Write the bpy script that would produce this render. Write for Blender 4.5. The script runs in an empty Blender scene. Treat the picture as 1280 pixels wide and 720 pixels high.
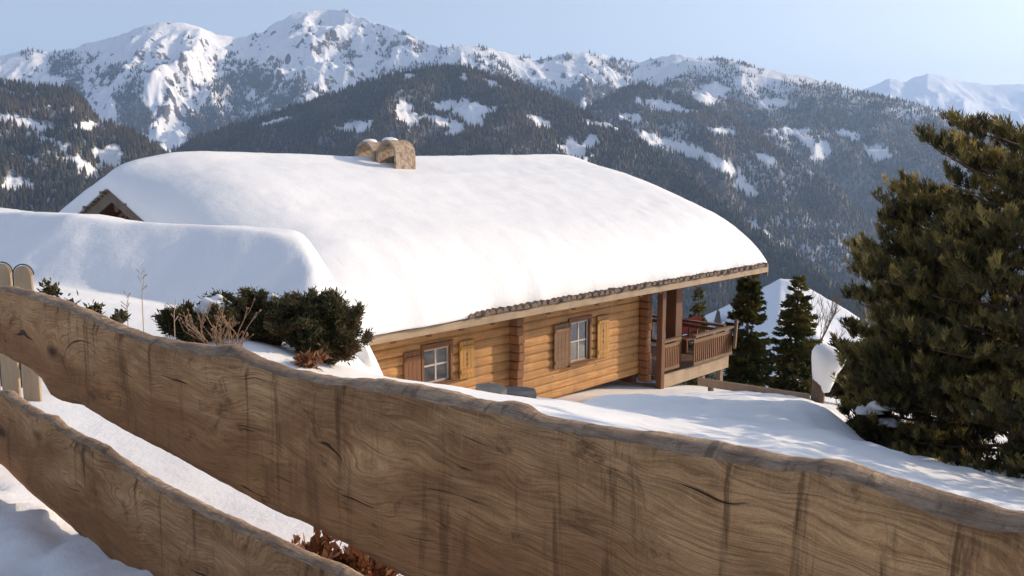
import bpy, bmesh, math, random
import numpy as np
from mathutils import Vector, Matrix
R = math.radians
rng = np.random.default_rng(7); random.seed(7)
S = bpy.context.scene; COL = S.collection

# ------------------------------------------------------------------ camera
EYE = 1.6
F = 1100.0
PITCH = math.atan(155 / F)
cam_d = bpy.data.cameras.new('camera'); cam = bpy.data.objects.new('camera', cam_d); COL.objects.link(cam)
cam.location = (0, 0, EYE); cam.rotation_euler = (math.pi / 2 - PITCH, 0, 0)
cam_d.sensor_width = 36; cam_d.lens = 36 * F / 1280
cam_d.clip_start = 0.05; cam_d.clip_end = 60000
S.camera = cam

# ------------------------------------------------------------------ sky, sun, exposure
SUN_EL, SUN_AZ = 19.5, 71.0
w = bpy.data.worlds.new('World'); S.world = w; w.use_nodes = True
nt = w.node_tree; bg = nt.nodes['Background']
sky = nt.nodes.new('ShaderNodeTexSky'); sky.sky_type = 'NISHITA'; sky.sun_disc = False
sky.sun_elevation = R(SUN_EL); sky.sun_rotation = R(SUN_AZ)
sky.altitude = 1200; sky.air_density = 1.0; sky.dust_density = 4.2; sky.ozone_density = 3.0
hs = nt.nodes.new('ShaderNodeHueSaturation'); hs.inputs['Saturation'].default_value = .56; nt.links.new(sky.outputs[0], hs.inputs['Color'])
tn = nt.nodes.new('ShaderNodeMix'); tn.data_type = 'RGBA'; tn.blend_type = 'MULTIPLY'; tn.inputs[0].default_value = 1; tn.inputs[7].default_value = (1.02, 1.0, .99, 1)
nt.links.new(hs.outputs[0], tn.inputs[6]); nt.links.new(tn.outputs[2], bg.inputs[0]); bg.inputs[1].default_value = 0.15
sd = bpy.data.lights.new('sun', 'SUN'); sd.energy = 3.9; sd.angle = R(0.5); sd.color = (1.0, 0.79, 0.55)
so = bpy.data.objects.new('sun', sd); COL.objects.link(so)
SUNV = Vector((math.sin(R(SUN_AZ)) * math.cos(R(SUN_EL)), math.cos(R(SUN_AZ)) * math.cos(R(SUN_EL)), math.sin(R(SUN_EL))))
so.rotation_euler = SUNV.to_track_quat('Z', 'Y').to_euler(); so.location = (30, 10, 30)
S.view_settings.view_transform = 'Standard'; S.view_settings.look = 'None'
S.view_settings.gamma = 1.0; S.view_settings.exposure = 0.45
try: S.view_settings.use_curve_mapping = False
except Exception: pass
HAZE = 6.8e-5
S.cycles.use_denoising = True
S.cycles.max_bounces = 8; S.cycles.diffuse_bounces = 5; S.cycles.transparent_max_bounces = 8; S.cycles.volume_bounces = 1

# ------------------------------------------------------------------ small helpers
cp, sp = math.cos(PITCH), math.sin(PITCH)
def ray(x, y):
    a = (x - 640) / F; b = (360 - y) / F
    d = np.array([a, cp + b * sp, -sp + b * cp]); return d / d[1]
def at(x, y, Y):
    r = ray(x, y) * Y; return (float(r[0]), float(r[1]), float(r[2] + EYE))
def px(X, Y, Z):
    d = EYE - Z; dep = Y * cp + d * sp; up = Y * sp - d * cp
    return 640 + F * X / dep, 360 - F * up / dep
def tag(o, label=None, cat=None, group=None, kind=None):
    if label: o['label'] = label
    if cat: o['category'] = cat
    if group: o['group'] = group
    if kind: o['kind'] = kind
    return o
def empty(name, loc=(0, 0, 0), rz=0, label=None, cat=None, group=None):
    o = bpy.data.objects.new(name, None); COL.objects.link(o); o.location = loc; o.rotation_euler = (0, 0, rz)
    o.empty_display_size = 0.2
    return tag(o, label, cat, group)
def link(name, me, mats, parent=None, smooth=False):
    if not isinstance(mats, (list, tuple)): mats = [mats]
    me.materials.clear()
    for m in mats: me.materials.append(m)
    o = bpy.data.objects.new(name, me); COL.objects.link(o)
    if parent is not None: o.parent = parent
    if smooth: me.polygons.foreach_set('use_smooth', np.ones(len(me.polygons), bool))
    return o
def np_mesh(name, V, Fc, n):
    """mesh from vertex array and face array with n corners per face"""
    me = bpy.data.meshes.new(name); V = np.asarray(V, np.float32); Fc = np.asarray(Fc, np.int32)
    me.vertices.add(len(V)); me.vertices.foreach_set('co', V.ravel())
    me.loops.add(len(Fc) * n); me.loops.foreach_set('vertex_index', Fc.ravel())
    me.polygons.add(len(Fc)); me.polygons.foreach_set('loop_start', np.arange(0, len(Fc) * n, n, dtype=np.int32))
    me.update(calc_edges=True); me.validate(); return me
def grid_mesh(name, X, Y, Z):
    nr, nc = X.shape
    V = np.stack([X, Y, Z], -1).reshape(-1, 3)
    i = (np.arange(nr - 1)[:, None] * nc + np.arange(nc - 1)[None]).ravel()
    return np_mesh(name, V, np.stack([i, i + 1, i + nc + 1, i + nc], -1), 4)
class MB:
    """collects boxes, tubes, prisms and builds ONE mesh object"""
    def __init__(s): s.v = []; s.f = []
    def add(s, vs, fs):
        b = len(s.v); s.v += [tuple(v) for v in vs]; s.f += [tuple(b + i for i in f) for f in fs]; return s
    def box(s, x0, x1, y0, y1, z0, z1, M=None):
        vs = [Vector(p) for p in ((x0, y0, z0), (x1, y0, z0), (x1, y1, z0), (x0, y1, z0), (x0, y0, z1), (x1, y0, z1), (x1, y1, z1), (x0, y1, z1))]
        if M is not None: vs = [M @ v for v in vs]
        return s.add(vs, [(0, 3, 2, 1), (4, 5, 6, 7), (0, 1, 5, 4), (1, 2, 6, 5), (2, 3, 7, 6), (3, 0, 4, 7)])
    def bar(s, a, b, wd, th):
        """square bar from a to b, width wd sideways, th upwards"""
        a = Vector(a); b = Vector(b); d = (b - a).normalized(); up = Vector((0, 0, 1))
        if abs(d.z) > .95: up = Vector((0, 1, 0))
        sd_ = d.cross(up).normalized(); u2 = sd_.cross(d).normalized()
        vs = []
        for p in (a, b):
            for i, j in ((-1, -1), (1, -1), (1, 1), (-1, 1)): vs.append(p + sd_ * (i * wd / 2) + u2 * (j * th / 2))
        return s.add(vs, [(0, 1, 2, 3), (7, 6, 5, 4), (0, 4, 5, 1), (1, 5, 6, 2), (2, 6, 7, 3), (3, 7, 4, 0)])
    def tube(s, pts, rad, n=7):
        pts = [Vector(p) for p in pts]
        if not isinstance(rad, (list, tuple)): rad = [rad] * len(pts)
        vs = []; fs = []; ref = Vector((.31, .77, .55))
        for i, p in enumerate(pts):
            d = (pts[min(i + 1, len(pts) - 1)] - pts[max(i - 1, 0)]).normalized()
            a = d.cross(ref).normalized(); b = d.cross(a)
            for k in range(n):
                t = 2 * math.pi * k / n; vs.append(p + (a * math.cos(t) + b * math.sin(t)) * rad[i])
        for i in range(len(pts) - 1):
            for k in range(n):
                k2 = (k + 1) % n; fs.append((i * n + k, i * n + k2, (i + 1) * n + k2, (i + 1) * n + k))
        fs.append(tuple(range(n - 1, -1, -1))); fs.append(tuple((len(pts) - 1) * n + k for k in range(n)))
        return s.add(vs, fs)
    def prism(s, poly, x0, x1, axis=0):
        """poly of 2-tuples extruded along an axis (0: poly in y,z ; 1: poly in x,z)"""
        n = len(poly)
        mk = (lambda q, t: (t, q[0], q[1])) if axis == 0 else (lambda q, t: (q[0], t, q[1]))
        vs = [mk(q, x0) for q in poly] + [mk(q, x1) for q in poly]
        fs = [tuple(range(n - 1, -1, -1)), tuple(range(n, 2 * n))] + [(k, (k + 1) % n, n + (k + 1) % n, n + k) for k in range(n)]
        return s.add(vs, fs)
    def mesh(s, name, bevel=0):
        me = bpy.data.meshes.new(name); me.from_pydata(s.v, [], s.f)
        bm = bmesh.new(); bm.from_mesh(me)
        bmesh.ops.recalc_face_normals(bm, faces=bm.faces)
        if bevel:
            es = [e for e in bm.edges if len(e.link_faces) == 2 and e.calc_face_angle(0) > .6]
            bmesh.ops.bevel(bm, geom=es, offset=bevel, segments=1, affect='EDGES', clamp_overlap=True)
        bm.to_mesh(me); bm.free(); return me
    def build(s, name, m, parent=None, bevel=0, smooth=False): return link(name, s.mesh(name, bevel), m, parent, smooth)

def pn(x, y, seed=0):
    """2-D gradient noise, about -1..1"""
    xi = np.floor(x).astype(np.int64); yi = np.floor(y).astype(np.int64); xf = x - xi; yf = y - yi
    def g(ix, iy):
        h = (ix * 374761393 + iy * 668265263 + seed * 974634377) & 0xffffffff
        h = ((h ^ (h >> 13)) * 1274126177) & 0xffffffff; h = h ^ (h >> 16)
        return (h & 0xffff) / 65536.0 * 2 * np.pi
    def dt(ix, iy, dx, dy): a = g(ix, iy); return np.cos(a) * dx + np.sin(a) * dy
    u = xf ** 3 * (xf * (xf * 6 - 15) + 10); v = yf ** 3 * (yf * (yf * 6 - 15) + 10)
    a = dt(xi, yi, xf, yf); b = dt(xi + 1, yi, xf - 1, yf); c = dt(xi, yi + 1, xf, yf - 1); d = dt(xi + 1, yi + 1, xf - 1, yf - 1)
    return 1.5 * ((a * (1 - u) + b * u) * (1 - v) + (c * (1 - u) + d * u) * v)
def fbm(x, y, seed=0, o=4, gain=.5):
    r = 0; a = 1.0; t = 0
    for k in range(o): r = r + a * pn(x * 2 ** k, y * 2 ** k, seed + k); t += a; a *= gain
    return r / t
def ridged(x, y, seed=0, o=4, gain=.5):
    r = 0; a = 1.0; t = 0
    for k in range(o): r = r + a * (1 - np.abs(pn(x * 2 ** k, y * 2 ** k, seed + k))); t += a; a *= gain
    return r / t

# ------------------------------------------------------------------ materials
class NB:
    def __init__(s, name):
        s.m = bpy.data.materials.new(name); s.m.use_nodes = True; s.t = s.m.node_tree
        s.p = s.t.nodes['Principled BSDF']; s.p.inputs['Roughness'].default_value = .8
    def n(s, typ, **kw):
        nd = s.t.nodes.new(typ)
        for k, v in kw.items(): setattr(nd, k, v)
        return nd
    def l(s, a, b): s.t.links.new(a, b); return s
    def _in(s, sock, v):
        if hasattr(v, 'is_output') or isinstance(v, bpy.types.NodeSocket): s.l(v, sock)
        else: sock.default_value = v
    def coord(s, which='Object'): return s.n('ShaderNodeTexCoord').outputs[which]
    def mapping(s, v, scale=(1, 1, 1), loc=(0, 0, 0), rot=(0, 0, 0)):
        m = s.n('ShaderNodeMapping'); s.l(v, m.inputs[0]); m.inputs[1].default_value = loc; m.inputs[2].default_value = rot; m.inputs[3].default_value = scale; return m.outputs[0]
    def noise(s, v, scale=5, detail=4, rough=.55, dist=0, out=0):
        n = s.n('ShaderNodeTexNoise'); s.l(v, n.inputs['Vector']); n.inputs['Scale'].default_value = scale; n.inputs['Detail'].default_value = detail
        n.inputs['Roughness'].default_value = rough; n.inputs['Distortion'].default_value = dist; return n.outputs[out]
    def math(s, op, a, b=0.0, c=None):
        n = s.n('ShaderNodeMath', operation=op); s._in(n.inputs[0], a); s._in(n.inputs[1], b)
        if c is not None: s._in(n.inputs[2], c)
        return n.outputs[0]
    def ramp(s, v, stops):
        r = s.n('ShaderNodeValToRGB'); s.l(v, r.inputs[0]); e = r.color_ramp.elements
        while len(e) < len(stops): e.new(.5)
        for k, (p_, c) in enumerate(stops):
            e[k].position = p_; e[k].color = (c, c, c, 1) if not hasattr(c, '__len__') else (*c, 1)
        return r.outputs[0]
    def mix(s, f, a, b, mode='MIX'):
        m = s.n('ShaderNodeMix', data_type='RGBA', blend_type=mode); s._in(m.inputs[0], f)
        for k, v in ((6, a), (7, b)):
            if isinstance(v, (tuple, list)): m.inputs[k].default_value = (*v, 1) if len(v) == 3 else v
            else: s.l(v, m.inputs[k])
        return m.outputs[2]
    def sep(s, v): n = s.n('ShaderNodeSeparateXYZ'); s.l(v, n.inputs[0]); return n.outputs
    def comb(s, x, y, z):
        n = s.n('ShaderNodeCombineXYZ')
        for k, q in enumerate((x, y, z)): s._in(n.inputs[k], q)
        return n.outputs[0]
    def bump(s, h, strength=.5, dist=.01):
        b = s.n('ShaderNodeBump'); b.inputs['Strength'].default_value = strength; b.inputs['Distance'].default_value = dist
        s.l(h, b.inputs['Height']); s.l(b.outputs[0], s.p.inputs['Normal']); return s
    def color(s, c):
        if isinstance(c, (tuple, list)): s.p.inputs['Base Color'].default_value = (*c, 1)
        else: s.l(c, s.p.inputs['Base Color'])
        return s
    def rough(s, r): s._in(s.p.inputs['Roughness'], r); return s

def snow_mat(name, lump=.5, fine=.25, sc=1.0, coord='Object'):
    b = NB(name); co = b.coord(coord)
    n1 = b.noise(co, 2.2 * sc, 6, .6); n2 = b.noise(co, 38 * sc, 3, .6); n3 = b.noise(co, .35 * sc, 3, .5)
    h = b.math('ADD', b.math('MULTIPLY', n1, lump), b.math('MULTIPLY', n2, fine * .12))
    b.color(b.mix(n3, (.86, .87, .89), (.90, .90, .90))).rough(.65); b.bump(h, .6, .12)
    b.p.inputs['Specular IOR Level'].default_value = .25
    return b.m
def wood_mat(name, c1, c2, axis='X', scale=1.0, rough=.75, dark=.55, bump=.4, spots=True):
    """straight grained boards, grain along an object axis"""
    b = NB(name); co = b.coord()
    sc = {'X': (1.2, 22, 22), 'Y': (22, 1.2, 22), 'Z': (22, 22, 1.2)}[axis]
    g = b.noise(b.mapping(co, tuple(k * scale for k in sc)), 1.0, 5, .6, .6)
    blot = b.noise(co, 1.7 * scale, 4, .6); isl = b.n('ShaderNodeNewGeometry').outputs['Random Per Island']
    c = b.mix(b.ramp(g, [(.3, 0), (.7, 1)]), c2, c1)
    c = b.mix(b.math('MULTIPLY', b.ramp(blot, [(.35, 1), (.65, 0)]), .5), c, tuple(k * dark for k in c2))
    c = b.mix(b.math('MULTIPLY', isl, .5), c, tuple(k * .5 for k in c1)); st = b.noise(b.mapping(co, (1.6, 1, .5), (2, 3, 1)), 1.4, 6, .7); c = b.mix(b.math('MULTIPLY', b.ramp(st, [(.50, 0), (.66, 1)]), .5), c, (c2[0] * .45, c2[0] * .30, c2[0] * .2))
    if spots:
        v = b.n('ShaderNodeTexVoronoi'); b.l(b.mapping(co, (2.2, 4, 4.6)), v.inputs['Vector']); v.inputs['Scale'].default_value = 1.0
        c = b.mix(b.ramp(v.outputs[0], [(.05, .85), (.12, 0)]), c, tuple(k * .3 for k in c2))
    b.color(c).rough(rough).bump(g, bump, .01); return b.m
def plain(name, c, rough=.7, var=.25, sc=6.0, bump=0):
    b = NB(name); n = b.noise(b.coord(), sc, 4, .6)
    b.color(b.mix(n, tuple(k * (1 - var) for k in c), tuple(min(1, k * (1 + var)) for k in c))).rough(rough)
    if bump: b.bump(n, bump, .02)
    return b.m
def leaf_mat(name, c1, c2, c3=None, sc=3.0, trans=.25):
    b = NB(name); isl = b.n('ShaderNodeNewGeometry').outputs['Random Per Island']; n = b.noise(b.coord(), sc, 2, .5)
    c = b.mix(isl, c1, c2)
    if c3: c = b.mix(b.ramp(n, [(.45, 0), (.65, 1)]), c, c3)
    b.color(c).rough(.6); b.p.inputs['Specular IOR Level'].default_value = .3
    t = b.n('ShaderNodeBsdfTranslucent'); b.l(c, t.inputs[0]); m = b.n('ShaderNodeMixShader'); m.inputs[0].default_value = trans
    b.l(b.p.outputs[0], m.inputs[1]); b.l(t.outputs[0], m.inputs[2]); b.l(m.outputs[0], b.t.nodes['Material Output'].inputs[0]); return b.m

M = {}
M['snow'] = snow_mat('snow', .35, .3)
M['roof_snow'] = snow_mat('roof_snow', .30, .5)
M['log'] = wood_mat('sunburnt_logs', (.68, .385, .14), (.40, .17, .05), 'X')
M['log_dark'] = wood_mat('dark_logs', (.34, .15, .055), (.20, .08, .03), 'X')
M['post_wood'] = wood_mat('post_wood', (.22, .095, .04), (.13, .055, .022), 'Z', spots=False)
M['grey_wood'] = wood_mat('grey_wood', (.30, .22, .15), (.17, .12, .08), 'X', spots=False)
M['rail_wood'] = wood_mat('rail_wood', (.30, .17, .085), (.17, .09, .045), 'X', spots=False)
M['fascia'] = wood_mat('pale_fascia', (.56, .42, .28), (.40, .28, .17), 'X', spots=False)
M['shutter'] = wood_mat('shutter_wood', (.66, .36, .08), (.48, .22, .05), 'Z', spots=False)
M['brown'] = wood_mat('brown_frame', (.30, .13, .05), (.18, .075, .03), 'Z', spots=False)
M['picket'] = wood_mat('picket_wood', (.62, .47, .30), (.46, .32, .19), 'Z', spots=False)
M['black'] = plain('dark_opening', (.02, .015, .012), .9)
M['tile'] = plain('old_roof_tiles', (.16, .115, .085), .85, .5, 9, .5)
b = NB('rough_masonry'); co = b.coord(); v = b.n('ShaderNodeTexVoronoi', feature='DISTANCE_TO_EDGE'); b.l(b.mapping(co, (5, 5, 7)), v.inputs['Vector']); v.inputs['Scale'].default_value = 1.0
v2 = b.n('ShaderNodeTexVoronoi'); b.l(b.mapping(co, (5, 5, 7)), v2.inputs['Vector']); v2.inputs['Scale'].default_value = 1.0; n = b.noise(co, 8, 5, .7)
c = b.mix(b.math('ADD', b.math('MULTIPLY', b.sep(v2.outputs['Color'])[0], .35), b.math('MULTIPLY', n, .65)), (.32, .235, .165), (.52, .41, .30)); c = b.mix(b.ramp(n, [(.36, .6), (.52, 0)]), c, (.13, .09, .06)); c = b.mix(b.ramp(v.outputs[0], [(.01, .12), (.06, 0)]), c, (.12, .09, .065))
b.color(c).rough(.95).bump(b.math('ADD', b.math('MULTIPLY', v.outputs[0], .6), n), .9, .04); M['plaster'] = b.m
M['stone'] = plain('grey_slate', (.12, .115, .11), .8, .45, 5, .5)
M['curtain'] = plain('white_curtain', (.7, .7, .7), .9, .1)
M['frame_white'] = plain('pale_window_frame', (.45, .40, .36), .6, .1)
M['red'] = plain('red_cushion', (.26, .03, .022), .85, .3)
M['orange_board'] = wood_mat('orange_board', (.55, .17, .05), (.38, .10, .03), 'X', spots=False)
M['metal'] = plain('dark_iron', (.04, .035, .03), .5, .3)
M['bark'] = plain('bark', (.13, .085, .055), .9, .5, 14, .8)
M['twig'] = plain('dry_twig', (.27, .165, .10), .85, .35, 20)
M['stem'] = plain('dead_stem', (.36, .27, .2), .85, .35, 20)
b = NB('pine_needles'); c = b.mix(b.ramp(b.n('ShaderNodeAttribute', attribute_name='tone').outputs['Fac'], [(.3, 0), (.6, .35), (.85, 1)]), (.017, .020, .007), (.40, .31, .095)); c = b.mix(b.math('MULTIPLY', b.n('ShaderNodeNewGeometry').outputs['Random Per Island'], .3), c, (.05, .062, .018))  # gold end of the mix is painted highlight, dark end painted shade
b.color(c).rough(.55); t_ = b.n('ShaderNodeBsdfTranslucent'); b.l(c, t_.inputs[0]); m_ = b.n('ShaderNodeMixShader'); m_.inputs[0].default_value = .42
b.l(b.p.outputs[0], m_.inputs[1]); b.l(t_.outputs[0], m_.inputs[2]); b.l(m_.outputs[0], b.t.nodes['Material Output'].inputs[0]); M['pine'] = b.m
M['spruce'] = leaf_mat('spruce_needles', (.030, .045, .016), (.085, .09, .022), (.19, .15, .03), 1.1, .35)
M['yew'] = leaf_mat('shrub_leaves', (.024, .028, .012), (.085, .08, .03), (.15, .10, .045), 2.5)
M['rust'] = leaf_mat('rusty_leaves', (.30, .12, .05), (.14, .06, .03), (.36, .18, .09), 9)
b = NB('window_glass'); gl = b.n('ShaderNodeBsdfGlossy'); gl.inputs['Roughness'].default_value = .02; tr = b.n('ShaderNodeBsdfTransparent')
tr.inputs[0].default_value = (.75, .8, .82, 1)
fr = b.n('ShaderNodeFresnel'); fr.inputs[0].default_value = 1.7; mx = b.n('ShaderNodeMixShader'); b.l(b.math('ADD', fr.outputs[0], .12), mx.inputs[0])
b.l(tr.outputs[0], mx.inputs[1]); b.l(gl.outputs[0], mx.inputs[2]); b.l(mx.outputs[0], b.t.nodes['Material Output'].inputs[0]); M['glass'] = b.m

def plank_mat():
    """live-edge sawn plank: growth rings swirling round knots, weather drips, stains"""
    b = NB('weathered_plank'); co = b.coord(); x, y, z = b.sep(co)
    warp = b.noise(b.mapping(co, (.55, 1, 1.5)), 2.1, 3, .5); warp2 = b.noise(b.mapping(co, (.5, 1, 1)), 6.5, 3, .5)
    v = b.n('ShaderNodeTexVoronoi'); b.l(b.mapping(co, (1.55, 0, 3.1), (.37, 0, .21)), v.inputs['Vector']); v.inputs['Scale'].default_value = 1.0
    kd = v.outputs[0]
    knot = b.math('POWER', 2.718, b.math('MULTIPLY', b.math('MULTIPLY', kd, kd), -22.0))
    zz = b.math('ADD', z, b.math('ADD', b.math('MULTIPLY', warp, .30), b.math('ADD', b.math('MULTIPLY', warp2, .03), b.math('MULTIPLY', knot, .13))))
    zz = b.math('ADD', zz, b.math('MULTIPLY', x, .03))
    sap = b.n('ShaderNodeAttribute', attribute_name='sap').outputs['Fac']
    ring = b.math('SINE', b.math('MULTIPLY', zz, 420.0))
    ring2 = b.math('SINE', b.math('MULTIPLY', b.math('ADD', zz, b.math('MULTIPLY', warp2, .03)), 1150.0))
    gate = b.ramp(b.noise(b.mapping(co, (1.5, 1, 3), (7, 0, 2)), 1.4, 3, .5), [(.50, .04), (.66, 1)])
    rings = b.math('ADD', b.math('MULTIPLY', b.math('ADD', b.math('MULTIPLY', ring, .24), b.math('MULTIPLY', ring2, .13)), gate), .5)
    fine = b.noise(b.mapping(b.comb(x, y, zz), (5, 40, 190)), 1.0, 6, .75, .2)
    grit = b.noise(co, 260, 3, .7)
    saw = b.noise(b.mapping(co, (95, 40, 11), rot=(0, R(24), 0)), 1.0, 5, .7)
    drip = b.noise(b.mapping(co, (11, 10, 1.0)), 1.0, 5, .7, .5)
    blot = b.noise(b.mapping(co, (.9, 1, 2.2)), 1.5, 6, .68, .5)
    blot2 = b.noise(b.mapping(co, (3, 3, 4.2), (4, 2, 1)), 1.5, 7, .72, .9)
    crack = b.noise(b.mapping(b.comb(x, y, zz), (2.2, 10, 60), (3, 1, 5)), 1.0, 2, .5)
    c = b.mix(b.ramp(rings, [(.1, 0), (.9, 1)]), (.35, .155, .058), (.57, .285, .118))
    sp2 = b.ramp(b.math('ADD', sap, b.math('MULTIPLY', b.math('SUBTRACT', blot, .5), 1.8)), [(.38, 0), (.95, 1)])
    c = b.mix(b.math('MULTIPLY', sp2, .75), c, (.72, .44, .215))
    c = b.mix(b.math('MULTIPLY', b.ramp(blot, [(.36, 1), (.60, 0)]), .62), c, (.17, .077, .033))
    c = b.mix(b.math('MULTIPLY', b.ramp(fine, [(.38, 1), (.56, 0)]), .70), c, (.15, .062, .023))
    c = b.mix(b.math('MULTIPLY', b.ramp(saw, [(.52, 0), (.72, 1)]), b.math('MULTIPLY', b.math('MULTIPLY', sap, sap), .30)), c, (.85, .50, .22))
    c = b.mix(b.math('MULTIPLY', b.ramp(grit, [(.40, .5), (.60, 0)]), .5), c, (.12, .06, .028))
    c = b.mix(b.math('MULTIPLY', b.ramp(drip, [(.55, 0), (.64, 1)]), b.math('ADD', b.math('MULTIPLY', sap, .45), .30)), c, (.075, .036, .017))
    c = b.mix(b.math('MULTIPLY', b.ramp(blot2, [(.57, 0), (.66, 1)]), .58), c, (.050, .024, .011))
    c = b.mix(b.ramp(crack, [(.29, .9), (.315, 0)]), c, (.03, .014, .007))
    c = b.mix(b.ramp(kd, [(.045, .9), (.13, 0)]), c, (.04, .02, .010))
    b.color(c).rough(.85); b.p.inputs['Specular IOR Level'].default_value = .2
    h = b.math('ADD', b.math('MULTIPLY', rings, .2), b.math('ADD', b.math('MULTIPLY', fine, 1.5), b.math('ADD', b.math('MULTIPLY', saw, .5), b.math('MULTIPLY', b.ramp(crack, [(.285, 0), (.33, 1)]), .8))))
    b.bump(h, .8, .006); return b.m
def edge_mat():
    """bare weathered waney edge"""
    b = NB('weathered_edge'); co = b.coord()
    n = b.noise(b.mapping(co, (10, 70, 70)), 1.0, 6, .75, .8); bl = b.noise(co, 3.2, 5, .62, .6); cr = b.noise(b.mapping(co, (38, 12, 12), rot=(0, 0, R(32))), 1.0, 3, .6)
    c = b.mix(b.ramp(n, [(.3, 0), (.7, 1)]), (.16, .10, .06), (.60, .43, .29))
    c = b.mix(b.math('MULTIPLY', b.ramp(bl, [(.42, 0), (.62, 1)]), .6), c, (.12, .07, .04))
    c = b.mix(b.math('MULTIPLY', b.ramp(cr, [(.58, 0), (.70, 1)]), .6), c, (.07, .05, .035))
    b.color(c).rough(.9); b.bump(b.math('ADD', n, b.math('ADD', bl, cr)), .8, .012); return b.m
M['plank'] = plank_mat(); M['edge'] = edge_mat()

# ================================================================== MOUNTAINS
def mountain_mat(name, k, forest_floor=(.10, .11, .12)):
    """snow, bare rock and forest floor; the cover masks are vertex data, broken up by noise"""
    b = NB(name); co = b.coord(); a = b.n('ShaderNodeAttribute', attribute_name='cover'); r, g, _ = b.sep(a.outputs['Color'])
    n = b.noise(co, 1 / k, 6, .65); n2 = b.noise(co, 3.5 / k, 5, .65)
    nn = b.math('SUBTRACT', b.math('ADD', b.math('MULTIPLY', n, .6), b.math('MULTIPLY', n2, .6)), .6)
    rock = b.ramp(b.math('ADD', r, b.math('MULTIPLY', nn, 1.6)), [(.46, 0), (.56, 1)])
    wood = b.ramp(b.math('ADD', g, b.math('MULTIPLY', nn, 1.0)), [(.42, 0), (.80, 1)])
    c = b.mix(rock, (.86, .87, .90), b.mix(n2, (.07, .06, .055), (.20, .17, .15)))
    c = b.mix(b.math('MULTIPLY', wood, .88), c, forest_floor)
    b.color(c).rough(.9); b.p.inputs['Specular IOR Level'].default_value = .1
    b.bump(b.math('ADD', n, b.math('MULTIPLY', n2, .5)), .7, k * .12); return b.m
def interp(p, x): p = np.array(p, float); return np.interp(x, p[:, 0], p[:, 1])
def mountain(name, sil, dist, length, slope, amp, L, rows=150, step=2.0, seed=1, cover=None, concave=0.0, rough=1.0, mk=120.0, stretch=2.0, back=.55):
    x0, x1 = sil[0][0], sil[-1][0]
    xs = np.arange(x0, x1 + .1, step); ys = interp(sil, xs); Ys = interp(dist, xs)
    r = np.array([ray(a, c) for a, c in zip(xs, ys)])
    zr = r[:, 2] * Ys + EYE; xr = r[:, 0]
    t = np.concatenate([[-.16, -.08, -.03], np.linspace(0, 1, rows) ** 1.08])[:, None]
    s = t * length
    Y = Ys[None] - s; X = xr[None] * Y
    fall = np.where(s > 0, slope * s * (1 - concave * np.clip(t, 0, 1) * .5), back * np.abs(s))
    env = np.clip(s / (length * .22), 0, 1)
    wx = fbm(X / (L * 2.2), Y / (L * 2.2), seed + 30, 3) * L * .7
    sp_ = ridged((X + wx) / L, Y / (L * stretch) + wx / L * .3, seed, 5, .52)
    fine = fbm(X / (L * .28), Y / (L * .34), seed + 9, 4, .55)
    Z = zr[None] - fall + amp * env * (sp_ - .72) * 1.6 + amp * .16 * rough * fine * (.12 + .88 * env)
    Z[2:4] += fbm(X[2:4] / (L * .12), Y[2:4] / (L * .12), seed + 3, 3) * amp * .05 * rough
    me = grid_mesh(name, X, Y, Z)
    PX = np.broadcast_to(xs[None], X.shape); PY = px(X, Y, Z)[1]
    dzx = np.gradient(Z, axis=1) / np.maximum(np.abs(np.gradient(X, axis=1)), 1e-3); dzy = np.gradient(Z, axis=0) / np.maximum(np.abs(np.gradient(Y, axis=0)), 1e-3)
    steep = np.sqrt(dzx ** 2 + dzy ** 2)
    rock, wood = cover(PX, PY, X, Y, Z, steep)
    rock = np.clip(rock, 0, 1); wood = np.clip(wood, 0, 1)
    at_ = me.color_attributes.new('cover', 'FLOAT_COLOR', 'POINT')
    C = np.zeros((X.size, 4), np.float32); C[:, 0] = rock.ravel(); C[:, 1] = wood.ravel(); C[:, 3] = 1
    at_.data.foreach_set('color', C.ravel())
    o = link(name, me, mountain_mat(name + '_ground', mk), None, True); tag(o, kind='structure')
    return dict(X=X, Y=Y, Z=Z, wood=wood, PY=PY, PX=PX, o=o)
def forest(name, g, count, h, mat, seed=0, thr=.35, wide=.17):
    r = np.random.default_rng(100 + seed); nr, nc = g['X'].shape
    ci = r.uniform(0, nc - 1.01, count); ri = r.uniform(2.5, nr - 1.01, count)
    c0 = ci.astype(int); r0 = ri.astype(int); fc = ci - c0; fr_ = ri - r0
    def bl(A): return (A[r0, c0] * (1 - fc) + A[r0, c0 + 1] * fc) * (1 - fr_) + (A[r0 + 1, c0] * (1 - fc) + A[r0 + 1, c0 + 1] * fc) * fr_
    x, y, z, wd = bl(g['X']), bl(g['Y']), bl(g['Z']), bl(g['wood'])
    keep = r.uniform(0, 1, count) < np.clip((wd - thr) / .55, 0, 1)
    x, y, z = x[keep], y[keep], z[keep]; n = len(x)
    hh = h * r.uniform(.3, 1.25, n); rad = hh * wide * r.uniform(.8, 1.25, n); ph = r.uniform(0, 6.28, n)
    k = 5; a = ph[:, None] + np.arange(k)[None] * 2 * np.pi / k
    rj = rad[:, None] * r.uniform(.75, 1.2, (n, k))
    base = np.stack([x[:, None] + rj * np.cos(a), y[:, None] + rj * np.sin(a), np.broadcast_to((z + hh * .02)[:, None], (n, k))], -1)
    top = np.stack([x + r.normal(0, .02, n) * hh, y, z + hh], -1)[:, None]
    V = np.concatenate([base, top], 1).reshape(-1, 3)
    o_ = (np.arange(n) * (k + 1))[:, None]; kk = np.arange(k)[None]
    Fc = np.stack([o_ + kk, o_ + (kk + 1) % k, np.broadcast_to(o_ + k, (n, k))], -1).reshape(-1, 3)
    o = link(name, np_mesh(name, V, Fc, 3), mat); tag(o, kind='stuff'); return o
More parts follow.
